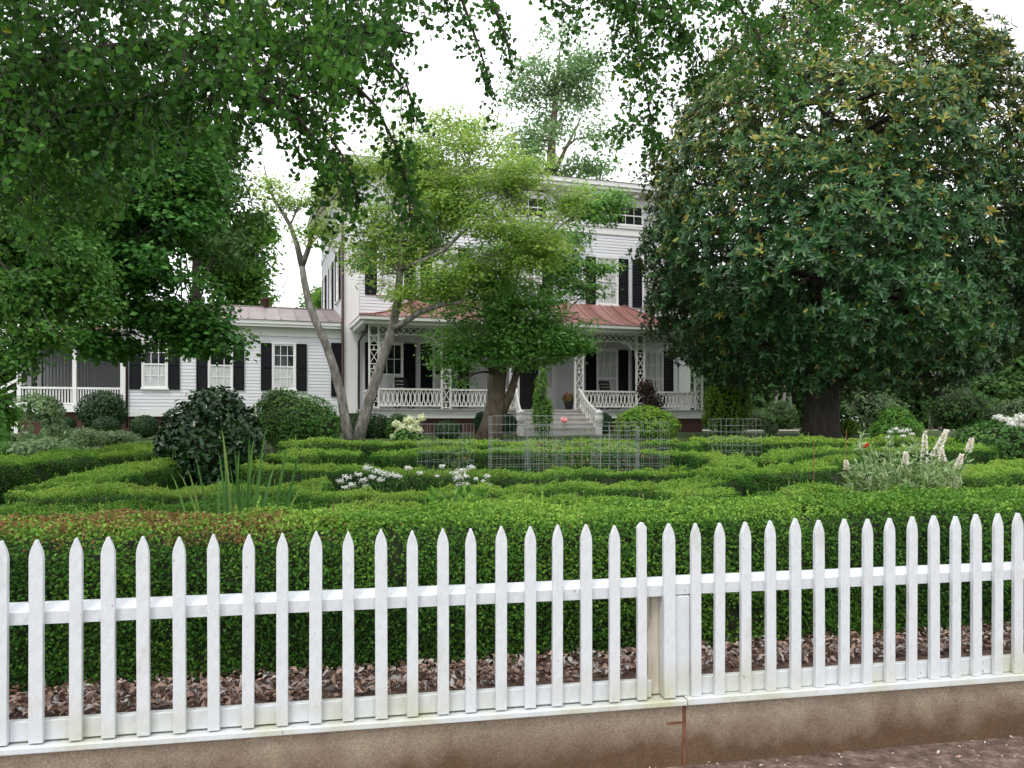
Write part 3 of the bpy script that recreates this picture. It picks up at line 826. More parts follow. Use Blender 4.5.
    for t, z in prof:
        i = t * 2.5
        rows.append([(xa + i, ya + t * run, z + DZ), (xb - i, ya + t * run, z + DZ)])
    for k in range(5):
        (a, b_), (c, d) = rows[k], rows[k + 1]
        mb.poly([a, b_, d, c])
        mb.poly([(b_[0], b_[1], b_[2]), (b_[0], yb, b_[2]), (d[0], yb, d[2]), (d[0], d[1], d[2])])
        mb.poly([(a[0], yb, a[2]), a, c, (c[0], yb, c[2])])
    n = 26
    for j in range(1, n):
        x = xa + (xb - xa) * j / n
        pts = []
        for t, z in prof:
            i = t * 2.5
            if xa + i <= x <= xb - i: pts.append((x, ya + t * run, z + DZ + .0))
        for k in range(len(pts) - 1):
            mb.bar(pts[k], pts[k + 1], .025, .035, (0, -.4, .9))
    for s_ in (0, 1):
        for k in range(5): mb.bar(rows[k][s_], rows[k + 1][s_], .06, .04, (0, -.4, .9))
    mb.build('porch_roof', M_roofr, H)
    def dia(mb, xa_, xb_, za, zb, y, w=.022, dep=.03):
        """a cell with two crossed bars"""
        mb.bar((xa_, y, za + DZ), (xb_, y, zb + DZ), w, dep); mb.bar((xa_, y - .003, zb + DZ), (xb_, y - .003, za + DZ), w, dep)
    for x in SX:
        mb = MB(); hw = .15
        for s_ in (-1, 1): B(mb, x + s_ * hw - .025, x + s_ * hw + .025, PY - .05, PY + .05, 2.032, 4.76)
        zz = 2.1
        cells = [(2.1, .16), (2.3, .42), (2.76, .12), (2.92, .42), (3.38, .12), (3.54, .42), (4.0, .12), (4.16, .38)]
        for z, h in cells:
            B(mb, x - hw + .025, x + hw - .025, PY - .03, PY + .03, z - .035, z - .005)
            if h > .2: dia(mb, x - hw + .02, x + hw - .02, z, z + h, PY + .0)
            else:
                B(mb, x - .02, x + .02, PY - .02, PY + .02, z - .005, z + h - .03)
        B(mb, x - hw - .04, x + hw + .04, PY - .065, PY + .065, 4.42, 4.455)
        mb.build('porch_post', M_porchw, H)
    for k in range(5):
        a, b_ = SX[k] + .175, SX[k + 1] - .175
        # frieze lattice and scalloped brackets
        mb = MB()
        B(mb, a, b_, PY - .025, PY + .025, 4.50, 4.535)
        n = 9
        for j in range(n):
            dia(mb, a + (b_ - a) * j / n, a + (b_ - a) * (j + 1) / n, 4.535, 4.76, PY)
        mb.build('frieze', M_porchw, H)
        for s_, xx in ((1, a), (-1, b_)):
            mb = MB()
            pts = []
            for j in range(13):
                t = j / 12
                an = t * math.pi / 2
                rr = .62 + .035 * math.cos(t * math.pi * 6)
                pts.append((xx + s_ * (.60 - rr * math.cos(an)), PY, 3.90 + rr * math.sin(an) * .95 + DZ))
            pts = [(xx + s_ * max(0.012, (p[0] - xx) * s_), p[1], min(p[2], 4.485 + DZ)) for p in pts]
            for j in range(12): mb.bar(pts[j], pts[j + 1], .055, .035)
            mb.bar((xx + s_ * .02, PY, 4.40 + DZ), (xx + s_ * .22, PY, 4.20 + DZ), .03, .03)
            mb.build('bracket', M_porchw, H)
        if k == 2: continue
        railing(H, mbT(lambda u, d, z: (u, PY - d, z + DZ)), a, b_)
    for x in (SX[0], SX[5]):
        railing(H, mbT(lambda u, d, z, x=x: (x + d, u, z + DZ)), PY + .06, -.06)
    # steps
    c0, c1 = 5.55, 8.02
    mb = MB()
    for k in range(4):
        B(mb, c0 - .06 * k, c1 + .02 * k, PY - .27 - .34 * (k + 1), PY - .262 - .34 * k, 1.0, 1.86 - .165 * k)
        B(mb, c0 - .02 - .06 * k, c1 + .02 + .02 * k, PY - .30 - .34 * (k + 1), PY - .262 - .34 * k, 1.862 - .165 * k, 1.90 - .165 * k)
    mb.build('steps', M_step, H)
    for sgn, xt, xb_ in ((-1, SX[2] + .02, 5.2), (1, SX[3] - .02, 7.98)):
        mb = MB()
        p0 = Vector((xt, PY - .05, 2.74 + DZ)); p1 = Vector((xb_, PY - 1.72, 1.9 + DZ))
        N = 8
        ctr = lambda t: p0.lerp(p1, t) + Vector((0, 0, -.10 * math.sin(math.pi * t)))
        fc = (1, 0, 0)
        for j in range(N):
            mb.bar(ctr(j / N), ctr((j + 1) / N), .06, .06, fc)
            lo = Vector((0, 0, -.55))
            mb.bar(ctr(j / N) + lo, ctr((j + 1) / N) + lo, .05, .05, fc)
            a_, b2 = ctr((j + .1) / N), ctr((j + .9) / N)
            mb.bar(a_, b2 + lo, .03, .025, fc); mb.bar(a_ + lo, b2, .03, .022, fc)
        mb.build('handrail', M_porchw, H)
        mb = MB()
        mb.box(xb_ - .085, xb_ + .085, PY - 1.86, PY - 1.69, .95 + DZ, 1.5 + DZ)
        mb.box(xb_ - .11, xb_ + .11, PY - 1.885, PY - 1.665, 1.502 + DZ, 1.54 + DZ)
        mb.lathe([(.06, 0), (.12, .04), (.15, .12), (.15, .24), (.12, .33), (.15, .35), (.13, .40), (.03, .47), (.0, .48)], (xb_, PY - 1.775, 1.54 + DZ), 12)
        mb.build('newel_post', M_porchw, H)
    return H

def mbT(T): return T
def railing(H, T, a, b):
    mb = MB()
    bx = lambda x0, x1, d0, d1, z0, z1: mb.box(x0, x1, d0, d1, z0, z1, T)
    bx(a, b, -.04, .04, 2.66, 2.72); bx(a, b, -.03, .03, 2.12, 2.16)
    n = max(6, int(round((b - a) / .15)))
    w = (b - a) / n
    for k in range(n):
        for s_ in (-1, 1):
            c = a + w * (k + .5)
            # a sawn wavy slat: bows out at mid height so that neighbours make ovals
            pts = [(c + s_ * w * (.08 + .36 * math.sin(math.pi * t) ** 1.3), 2.16 + .5 * t) for t in (0, .2, .4, .6, .8, 1)]
            for (xa, za), (xb, zb) in zip(pts[:-1], pts[1:]):
                q = .016
                y0, y1 = -.012 + .001 * s_, .012 + .001 * s_
                A = [T(xa - q, y1, za), T(xa + q, y1, za), T(xb + q, y1, zb), T(xb - q, y1, zb)]
                Bk = [T(xa - q, y0, za), T(xa + q, y0, za), T(xb + q, y0, zb), T(xb - q, y0, zb)]
                mb.poly(A); mb.poly(list(reversed(Bk)))
                mb.poly([A[1], Bk[1], Bk[2], A[2]]); mb.poly([Bk[0], A[0], A[3], Bk[3]])
    mb.build('railing', M_porchw, H)
HOUSE = build_house()
TH = R(18)
def HW(x, y, z):                # house coordinates to world
    return np.array([HX + math.cos(TH) * x - math.sin(TH) * y, HY + math.sin(TH) * x + math.cos(TH) * y, z])

# rocking chairs and a pot of red flowers on the porch
def rocking_chair(x, y, rz, label):
    c = empty('rocking_chair', HW(x, y, 2.03), TH + rz, label, 'chair', 'rocking chairs on the porch')
    for s_ in (-1, 1):
        mb = MB(); pts = [(s_ * .25, -.42 + .84 * t, .05 + .14 * (2 * t - 1) ** 2 - .03) for t in np.linspace(0, 1, 9)]
        mb.tube(pts, .018, 6); mb.build('rocker', M_black, c)
        mb = MB(); mb.tube([(s_ * .25, -.22, .05), (s_ * .25, -.24, .66)], .02, 6); mb.build('leg', M_black, c)
        mb = MB(); mb.tube([(s_ * .24, .2, .05), (s_ * .23, .24, .5), (s_ * .22, .42, 1.12)], .02, 6); mb.build('back_post', M_black, c)
        mb = MB(); mb.box(s_ * .25 - .04, s_ * .25 + .04, -.3, .27, .66, .685); mb.build('armrest', M_black, c)
    mb = MB(); mb.box(-.27, .27, -.27, .25, .4, .43); mb.build('seat', M_black, c)
    for k in range(5):
        z = .55 + .12 * k; yy = .245 + (z - .5) * .29
        mb = MB(); mb.box(-.21, .21, yy - .012, yy + .012, z, z + .09 + (.03 if k == 4 else 0)); mb.build('slat', M_black, c)
rocking_chair(1.95, -1.0, R(8), 'black rocking chair on the porch left of the crossed pale trunks')
rocking_chair(3.75, -1.0, R(-5), 'black rocking chair on the porch just left of the leaning brown trunk')
rocking_chair(9.9, -.95, R(10), 'black rocking chair on the porch right of the front steps')

def leafball(center, rad, n, L, W, out=1.0, up=.3, jit=.7, depth=.25, lump=.10, lf=3.0, tint_top=.0, side=.5, flat=None, gap=None, six=False):
    """leaf shell over an ellipsoid"""
    d = rand_unit(n)
    rad = np.array(rad, float)
    c = np.array(center, float)
    q = d * rad
    k = 1 + lump * noise3(q + c, lf / max(rad.mean(), .2)) + lump * .7 * noise3(q + c + 9, 2.7 * lf / max(rad.mean(), .2))
    k = k - depth * RNG.random(n) ** 1.6
    p = c + q * k[:, None]
    if gap is not None:
        keep = noise3(p, gap[0]) > gap[1]
        p, d = p[keep], d[keep]
    n = len(p)
    o = nrm(d / rad)
    nr = nrm(o * out + np.array([0, 0, up]) + rand_unit(n) * jit)
    ax = np.cross(nr, rand_unit(n)); ax[:, 2] -= .15
    Ls = L * RNG.uniform(.7, 1.3, n)
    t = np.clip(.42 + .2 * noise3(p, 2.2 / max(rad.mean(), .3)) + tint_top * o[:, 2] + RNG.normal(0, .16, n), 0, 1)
    ax = nrm(ax)
    return (leaves6 if six else leaves)(p - ax * Ls[:, None] * .5, ax, nr, Ls, Ls * (W / L), tint=t)

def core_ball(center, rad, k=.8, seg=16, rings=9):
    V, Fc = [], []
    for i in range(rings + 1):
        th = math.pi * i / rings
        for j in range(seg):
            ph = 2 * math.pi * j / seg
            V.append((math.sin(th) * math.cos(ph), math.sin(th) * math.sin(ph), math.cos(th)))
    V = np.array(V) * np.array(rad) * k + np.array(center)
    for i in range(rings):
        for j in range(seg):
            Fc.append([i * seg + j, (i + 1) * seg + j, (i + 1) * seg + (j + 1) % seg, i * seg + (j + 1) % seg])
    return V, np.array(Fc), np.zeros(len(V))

def shrub(name, balls, mat, n, L, W, label, cat, group=None, core=.78, parent_empty=False, base=None, **kw):
    """balls: (centre, radii); leaves shared out by surface"""
    w = np.array([np.prod(np.array(r)) ** (2 / 3) for c, r in balls]); w /= w.sum()
    ch = []
    for (c, r), wi in zip(balls, w):
        v, f, t = leafball(c, r, max(20, int(n * wi)), L, W, **kw); ch.append((v, f, 0, t))
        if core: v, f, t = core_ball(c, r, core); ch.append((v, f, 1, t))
    c0 = np.array(balls[0][0])
    org = base if base is not None else np.array([c0[0], c0[1], float(g(c0[1]))])
    if parent_empty:
        e = empty(name, org, 0, label, cat, group)
        np_mesh('foliage', ch, [mat, M_boxcore], e, org)
        return e
    o = np_mesh(name, ch, [mat, M_boxcore], None, org)
    return set_props(o, label, cat, group)

def pot_of_flowers():
    p = HW(7.75, -2.05, 2.03)
    e = empty('flower_pot', p, 0, 'dark pot of red flowers at the top of the porch steps', 'flower pot')
    mb = MB(); mb.lathe([(.12, 0), (.17, .26), (.19, .27), (.19, .30), (.16, .30)], sides=14); mb.build('pot', M_pot, e)
    v, f, t = leafball(p + [0, 0, .42], (.24, .24, .17), 500, .06, .035); np_mesh('foliage', [(v, f, 0, t)], [M_shrub], e, p)
    v, f, t = leafball(p + [0, 0, .46], (.25, .25, .18), 180, .05, .045, up=.8); np_mesh('blossom', [(v, f, 0, t)], [M_red], e, p)
pot_of_flowers()

# ------------------------------------------------------------------ hedges
def hedge(name, path, width, height, density, L, W, label, group=None, top_tint=.42, brown=None, lump=.035, base_tint=.26, hfun=None):
    """path: world xy points, a clipped hedge of leaves round a twig core coloured dark for inner shade"""
    path = np.array(path, float)
    # resample smoothly
    seg = np.linalg.norm(np.diff(path, axis=0), axis=1); cum = np.concatenate([[0], np.cumsum(seg)]); tot = cum[-1]
    m = max(4, int(tot / .15))
    tt = np.linspace(0, tot, m)
    px = np.interp(tt, cum, path[:, 0]); py = np.interp(tt, cum, path[:, 1])
    for _ in range(3):
        px[1:-1] = (px[:-2] + 2 * px[1:-1] + px[2:]) / 4; py[1:-1] = (py[:-2] + 2 * py[1:-1] + py[2:]) / 4
    tx = np.gradient(px); ty = np.gradient(py); ln = np.hypot(tx, ty); tx /= ln; ty /= ln
    # cross-section
    ph = np.linspace(-.12, math.pi + .12, 60)
    e = .25
    cx = np.sign(np.cos(ph)) * np.abs(np.cos(ph)) ** e * width / 2
    cz = np.maximum(np.sign(np.sin(ph)) * np.abs(np.sin(ph)) ** e, -.0) * height
    cs = np.concatenate([[0], np.cumsum(np.hypot(np.diff(cx), np.diff(cz)))])
    per = cs[-1]
    area = per * tot + 2 * width * height
    n = int(area * density)
    # points: sides and top, and both ends
    nb = int(n * (per * tot) / area); ne = n - nb
    u = RNG.uniform(0, tot, nb); v = RNG.uniform(0, per, nb)
    lx = np.interp(v, cs, cx); lz = np.interp(v, cs, cz)
    dx = np.gradient(cx, cs); dz = np.gradient(cz, cs)
    nx = np.interp(v, cs, dz); nz = -np.interp(v, cs, dx)
    lay = np.zeros(nb)
    end = RNG.integers(0, 2, ne); eu = end * tot
    ex = RNG.uniform(-.5, .5, ne) * width; ez = RNG.uniform(0, 1, ne) ** .8 * height
    u = np.concatenate([u, eu]); lx = np.concatenate([lx, ex]); lz = np.concatenate([lz, ez])
    nx = np.concatenate([nx, np.zeros(ne)]); nz = np.concatenate([nz, np.zeros(ne)]); na = np.concatenate([lay, end * 2. - 1])
    X = np.interp(u, tt, px); Y = np.interp(u, tt, py); TX = np.interp(u, tt, tx); TY = np.interp(u, tt, ty)
    def world_pts(lx_, lz_, off):
        # off: displacement along the outward normal
        ax_ = lx_ + nx * off; az_ = lz_ + nz * off
        # round ends
        wx = X + TY * ax_ + TX * na * off; wy = Y - TX * ax_ + TY * na * off
        return wx, wy, az_
    wx, wy, wz = world_pts(lx, lz, 0)
    q = np.column_stack([wx, wy, wz])
    off = lump * (1.1 * noise3(q, 2.6) + .8 * noise3(q + 5, 7.5) + .55 * noise3(q + 3, 19)) - RNG.random(len(q)) ** 2 * .055
    wx, wy, wz = world_pts(lx, lz, off)
    zz = g(wy) + wz
    if hfun is not None: zz += hfun(wx, wy) * np.clip(lz / height, 0, 1)
    pos = np.column_stack([wx, wy, zz])
    out = nrm(np.column_stack([TY * nx + TX * na, -TX * nx + TY * na, nz]))
    N = len(pos)
    nr = nrm(out * .8 + np.array([0, 0, .35]) + rand_unit(N) * .75)
    ax = nrm(np.cross(nr, rand_unit(N)) + out * .5)
    Ls = L * RNG.uniform(.7, 1.3, N)
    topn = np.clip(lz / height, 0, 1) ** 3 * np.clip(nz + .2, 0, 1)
    t = base_tint + top_tint * topn + .11 * noise3(pos, 1.3) + .11 * noise3(pos, 6) + RNG.normal(0, .10, N)  # tops brighter, sides darker: new growth, plus light and shade in the tint
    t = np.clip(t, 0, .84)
    if brown is not None: 
        bmask = brown(pos, topn) + RNG.normal(0, .25, N) > .5
        t = np.where(bmask, RNG.uniform(.86, 1, N), t)
    # holes where the clipping has opened the twigs
    kp = ~((noise3(pos + 2, 5.5) > .78) & (RNG.random(N) < .75))
    pos, ax, nr, Ls, t, out, lz, nz = pos[kp], ax[kp], nr[kp], Ls[kp], t[kp], out[kp], lz[kp], nz[kp]
    N = len(pos)
    # stray shoots that have grown since the last clipping
    ns = int(tot * width * (70 if L < .03 else 25)); si = RNG.choice(np.where(nz > .5)[0], ns)
    sh = RNG.uniform(.02, .075, ns) * (L / .02) ** .5; per = 9
    sdir = nrm(out[si] + np.array([0, 0, .6]) + rand_unit(ns) * .45)
    k_ = np.tile(np.linspace(.1, 1, per), ns)
    sp = np.repeat(pos[si], per, 0) + np.repeat(sdir * sh[:, None], per, 0) * k_[:, None]
    sax = nrm(np.repeat(sdir, per, 0) * .6 + rand_unit(ns * per) * .8)
    st = np.clip(np.repeat(t[si], per) + .10 * k_ + RNG.normal(0, .04, ns * per), 0, .84)
    st = np.where(np.repeat(t[si], per) > .85, np.repeat(t[si], per), st)
    pos = np.concatenate([pos, sp]); ax = np.concatenate([ax, sax]); nr = np.concatenate([nr, rand_unit(ns * per)]); Ls = np.concatenate([Ls, np.full(ns * per, L * .8)]); t = np.concatenate([t, st])
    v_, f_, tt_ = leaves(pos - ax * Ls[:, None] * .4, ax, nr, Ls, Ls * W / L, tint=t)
    # core
    k = .86
    CX = np.concatenate([cx[::4], cx[-1:]]) * k; CZ_ = np.concatenate([cz[::4], cz[-1:]]) * (k + .03) - .03
    mm = len(CX); V = []
    for i in range(m):
        sh = 0.05 if i == 0 else (-.05 if i == m - 1 else 0)
        wx = px[i] + ty[i] * CX + tx[i] * sh; wy = py[i] - tx[i] * CX + ty[i] * sh
        hz = g(wy) + CZ_ + (hfun(wx, wy) * np.clip(CZ_ / height, 0, 1) if hfun is not None else 0)
        V.append(np.column_stack([wx, wy, hz]))
    V = np.concatenate(V)
    fc = np.array([[i * mm + j, i * mm + j + 1, (i + 1) * mm + j + 1, (i + 1) * mm + j] for i in range(m - 1) for j in range(mm - 1)])
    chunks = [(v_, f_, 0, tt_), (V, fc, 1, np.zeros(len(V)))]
    for i in (0, m - 1):     # close the ends
        ring = V[i * mm:(i + 1) * mm]; c = ring.mean(0)
        vv = np.concatenate([ring, c[None]]); ff = np.array([[j, j + 1, mm] for j in range(mm - 1)])
        chunks.append((vv, ff, 1, np.zeros(len(vv))))
    mid = m // 2
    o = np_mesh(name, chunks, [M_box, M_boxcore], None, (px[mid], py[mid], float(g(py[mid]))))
    return set_props(o, label, 'hedge', group)

def TP(px, py, h):     # a point seen on the top of a hedge h high -> ground plan
    Y = (CZ - .267 - h) / ((py - HOR) / F + .0333)
    return ((px - 512.0) / F * Y, Y)

def front_hedge():
    off = .44 + .33
    path = [FW(s, off, 0)[:2] for s in np.linspace(-1.8, 8.0, 30)]
    def brown(p, top):
        s = (p[:, :2] - FA) @ FU
        return np.where((s < 1.5) & (top > .3), .46 + .5 * noise3(p, 3.1) - .7 * np.clip(s - .6, 0, 1), np.where(top > .5, -.3 + .55 * noise3(p, 4.0), -1))
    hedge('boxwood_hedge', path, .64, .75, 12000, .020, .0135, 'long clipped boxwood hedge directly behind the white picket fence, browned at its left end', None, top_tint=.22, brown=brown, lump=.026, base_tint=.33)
front_hedge()

GH = 'clipped boxwood hedges of the parterre garden'
def ph(pts, w, h, label, near=True, **kw):
    path = [TP(x, y, h) for x, y in pts]
    ym = np.mean([p[1] for p in path])
    if ym < 8.5: L, dens = .0175, 12500
    elif ym < 12: L, dens = .021, 8800
    elif ym < 16: L, dens = .028, 5200
    else: L, dens = .038, 2900
    fq = RNG.uniform(1.6, 2.4); ph0 = RNG.uniform(0, 6)
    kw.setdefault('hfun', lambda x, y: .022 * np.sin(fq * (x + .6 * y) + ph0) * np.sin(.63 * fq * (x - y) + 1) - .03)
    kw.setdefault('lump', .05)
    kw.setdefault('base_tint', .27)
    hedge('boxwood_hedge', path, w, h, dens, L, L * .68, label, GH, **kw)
def brn(p, top): return np.where(top > .25, -.05 + .5 * noise3(p, 2.0), -.5)
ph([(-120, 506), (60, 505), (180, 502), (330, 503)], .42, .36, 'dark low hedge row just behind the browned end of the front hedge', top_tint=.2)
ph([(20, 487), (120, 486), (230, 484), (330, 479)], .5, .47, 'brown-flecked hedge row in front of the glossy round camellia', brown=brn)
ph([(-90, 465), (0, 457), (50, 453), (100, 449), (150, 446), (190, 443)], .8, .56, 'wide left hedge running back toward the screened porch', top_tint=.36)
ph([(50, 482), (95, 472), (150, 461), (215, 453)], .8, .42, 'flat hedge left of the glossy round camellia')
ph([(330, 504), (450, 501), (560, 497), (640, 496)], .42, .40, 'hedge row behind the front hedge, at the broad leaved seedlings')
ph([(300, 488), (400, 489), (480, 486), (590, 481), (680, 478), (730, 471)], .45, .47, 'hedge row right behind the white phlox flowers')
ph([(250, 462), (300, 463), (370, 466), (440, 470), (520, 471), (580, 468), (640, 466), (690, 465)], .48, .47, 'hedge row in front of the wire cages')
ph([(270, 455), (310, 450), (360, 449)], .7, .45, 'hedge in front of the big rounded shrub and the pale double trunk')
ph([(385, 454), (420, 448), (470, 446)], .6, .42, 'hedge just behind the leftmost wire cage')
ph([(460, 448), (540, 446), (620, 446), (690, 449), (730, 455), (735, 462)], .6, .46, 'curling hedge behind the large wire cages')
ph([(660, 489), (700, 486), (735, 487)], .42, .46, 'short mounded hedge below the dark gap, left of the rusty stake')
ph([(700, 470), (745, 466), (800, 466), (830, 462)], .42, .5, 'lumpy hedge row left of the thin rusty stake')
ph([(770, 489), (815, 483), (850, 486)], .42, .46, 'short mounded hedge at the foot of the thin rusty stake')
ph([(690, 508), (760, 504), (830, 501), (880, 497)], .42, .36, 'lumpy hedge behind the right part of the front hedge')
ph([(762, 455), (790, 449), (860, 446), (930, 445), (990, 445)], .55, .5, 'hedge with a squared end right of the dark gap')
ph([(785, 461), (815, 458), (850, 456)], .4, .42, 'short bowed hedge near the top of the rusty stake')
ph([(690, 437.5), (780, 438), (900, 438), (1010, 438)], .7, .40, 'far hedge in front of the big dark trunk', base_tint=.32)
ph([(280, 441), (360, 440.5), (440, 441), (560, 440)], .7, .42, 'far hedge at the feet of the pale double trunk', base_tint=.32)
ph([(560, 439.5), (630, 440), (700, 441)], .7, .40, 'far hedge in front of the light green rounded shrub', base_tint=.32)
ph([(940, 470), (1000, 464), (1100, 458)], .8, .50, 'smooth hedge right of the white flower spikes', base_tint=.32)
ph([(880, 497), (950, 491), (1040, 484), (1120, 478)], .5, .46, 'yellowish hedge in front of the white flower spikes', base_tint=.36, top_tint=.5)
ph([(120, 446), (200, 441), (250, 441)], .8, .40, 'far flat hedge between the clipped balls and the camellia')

# ------------------------------------------------------------------ trees
def limb(a, b, sag=.0, n=7, wob=.06, rs=None):
    """a slightly crooked path from a to b"""
    a, b = np.array(a, float), np.array(b, float)
    L = np.linalg.norm(b - a)
    pts = []
    o = RNG.normal(size=(2, 3)) * wob * L
    for i in range(n):
        t = i / (n - 1)
        p = a * (1 - t) + b * t + o[0] * math.sin(math.pi * t) * .6 + o[1] * math.sin(2 * math.pi * t) * .4
        p[2] += sag * L * math.sin(math.pi * t)
        pts.append(p)
    return pts

def taper(r0, r1, n, p=1.0):
    return [r0 + (r1 - r0) * (i / (n - 1)) ** p for i in range(n)]

def clumps(blobs, n, shell=.45, gap=None, lumpf=1.2, lump=.15, lower=1.0):
    """clump centres in ellipsoid blobs, near their surface; returns positions and outward directions"""
    w = np.array([np.prod(np.array(r)) ** (2 / 3) for c, r in blobs]); w /= w.sum()
    Pp, Dd = [], []
    for (c, r), wi in zip(blobs, w):
        k = max(3, int(n * wi))
        d = rand_unit(k)
        if lower < 1:                                     # fewer clumps under the blob
            keep = (d[:, 2] > -.2) | (RNG.random(k) < lower); d = d[keep]; k = len(d)
        r = np.array(r, float)
        s = 1 - shell * RNG.random(k) ** 1.4
        q = d * r
        s = s * (1 + lump * noise3(q + np.array(c), lumpf))
        Pp.append(np.array(c) + q * s[:, None]); Dd.append(nrm(d / r))
    Pp, Dd = np.concatenate(Pp), np.concatenate(Dd)
    if gap is not None:
        keep = noise3(Pp, gap[0]) > gap[1]
        Pp, Dd = Pp[keep], Dd[keep]
    return Pp, Dd

def clump_leaves(cp, cd, per, rad, L, W, out=.5, up=.6, jit=.6, flat=.55, side=.5, tint=None, droop=.2, tvar=.15):
    n = len(cp) * per
    c = np.repeat(cp, per, axis=0); d = np.repeat(cd, per, axis=0)
    o = RNG.normal(size=(n, 3)) * rad * .55; o[:, 2] *= flat
    p = c + o
    nr = nrm(d * out + np.array([0, 0, up]) + rand_unit(n) * jit)
    ax = nrm(np.cross(nr, rand_unit(n)) + nrm(o) * .5 + np.array([0, 0, -droop]))
    Ls = L * RNG.uniform(.65, 1.3, n)
    base = np.repeat(RNG.normal(.5, .16, len(cp)) if tint is None else tint, per)
    t = np.clip(base + RNG.normal(0, tvar, n), 0, 1)
    v, f, t = leaves(p - ax * Ls[:, None] * .4, ax, nr, Ls, Ls * W / L, side=side, tint=t)
    return v, f, t

def tree(name, base, trunk_paths, blobs, leafmat, bark, label, nclump, per, rad, L, W, cat='tree', group=None, limbs=True, limb_r=.05, gap=None, shell=.45, ckw=None, lkw=None, twigs=0, lump=.15, from_z=.75, extra=None):
    base = np.array(base, float)
    e = empty(name, base, 0, label, cat, group)
    mb = MB()
    tips = []
    for pts, rads in trunk_paths:
        mb.tube([np.array(p) - base for p in pts], rads, 10)
        k0 = int(len(pts) * .4)
        tips += [(np.array(p), r) for p, r in list(zip(pts, rads))[k0:]]
    cp, cd = clumps(blobs, nclump, shell=shell, gap=gap, lump=lump, **(ckw or {}))
    if limbs:
        for c, r in blobs:
            c = np.array(c)
            tp = min(tips, key=lambda q: np.linalg.norm(q[0] - c) + (5 if q[0][2] > c[2] + .3 else 0))
            pts = limb(tp[0], c, sag=.08)
            mb.tube([p - base for p in pts], taper(min(tp[1] * .7, limb_r), .012, len(pts)), 6)
            if twigs:
                d2 = np.linalg.norm(cp - c, axis=1)
                idx = np.where(d2 < max(r) * 1.1)[0]
                if len(idx):
                    for i in RNG.choice(idx, min(twigs, len(idx)), replace=False):
                        a = pts[RNG.integers(3, len(pts))]
                        q = limb(a, cp[i], n=4, wob=.08)
                        mb.tube([p - base for p in q], taper(.014, .004, 4), 4)
    mb.build('trunk', bark, e)
    ch = []
    v, f, t = clump_leaves(cp, cd, per, rad, L, W, **(lkw or {}))
    ch.append((v, f, 0, t))
    if extra is not None: ch += extra
    np_mesh('crown', ch, [leafmat], e, base)
    return e

def bl(px, py, Y, rx, ry, rd=None):
    k = Y / F
    return (P(px, py, Y), (rx * k, (rd or (rx + ry) / 2) * k, ry * k))

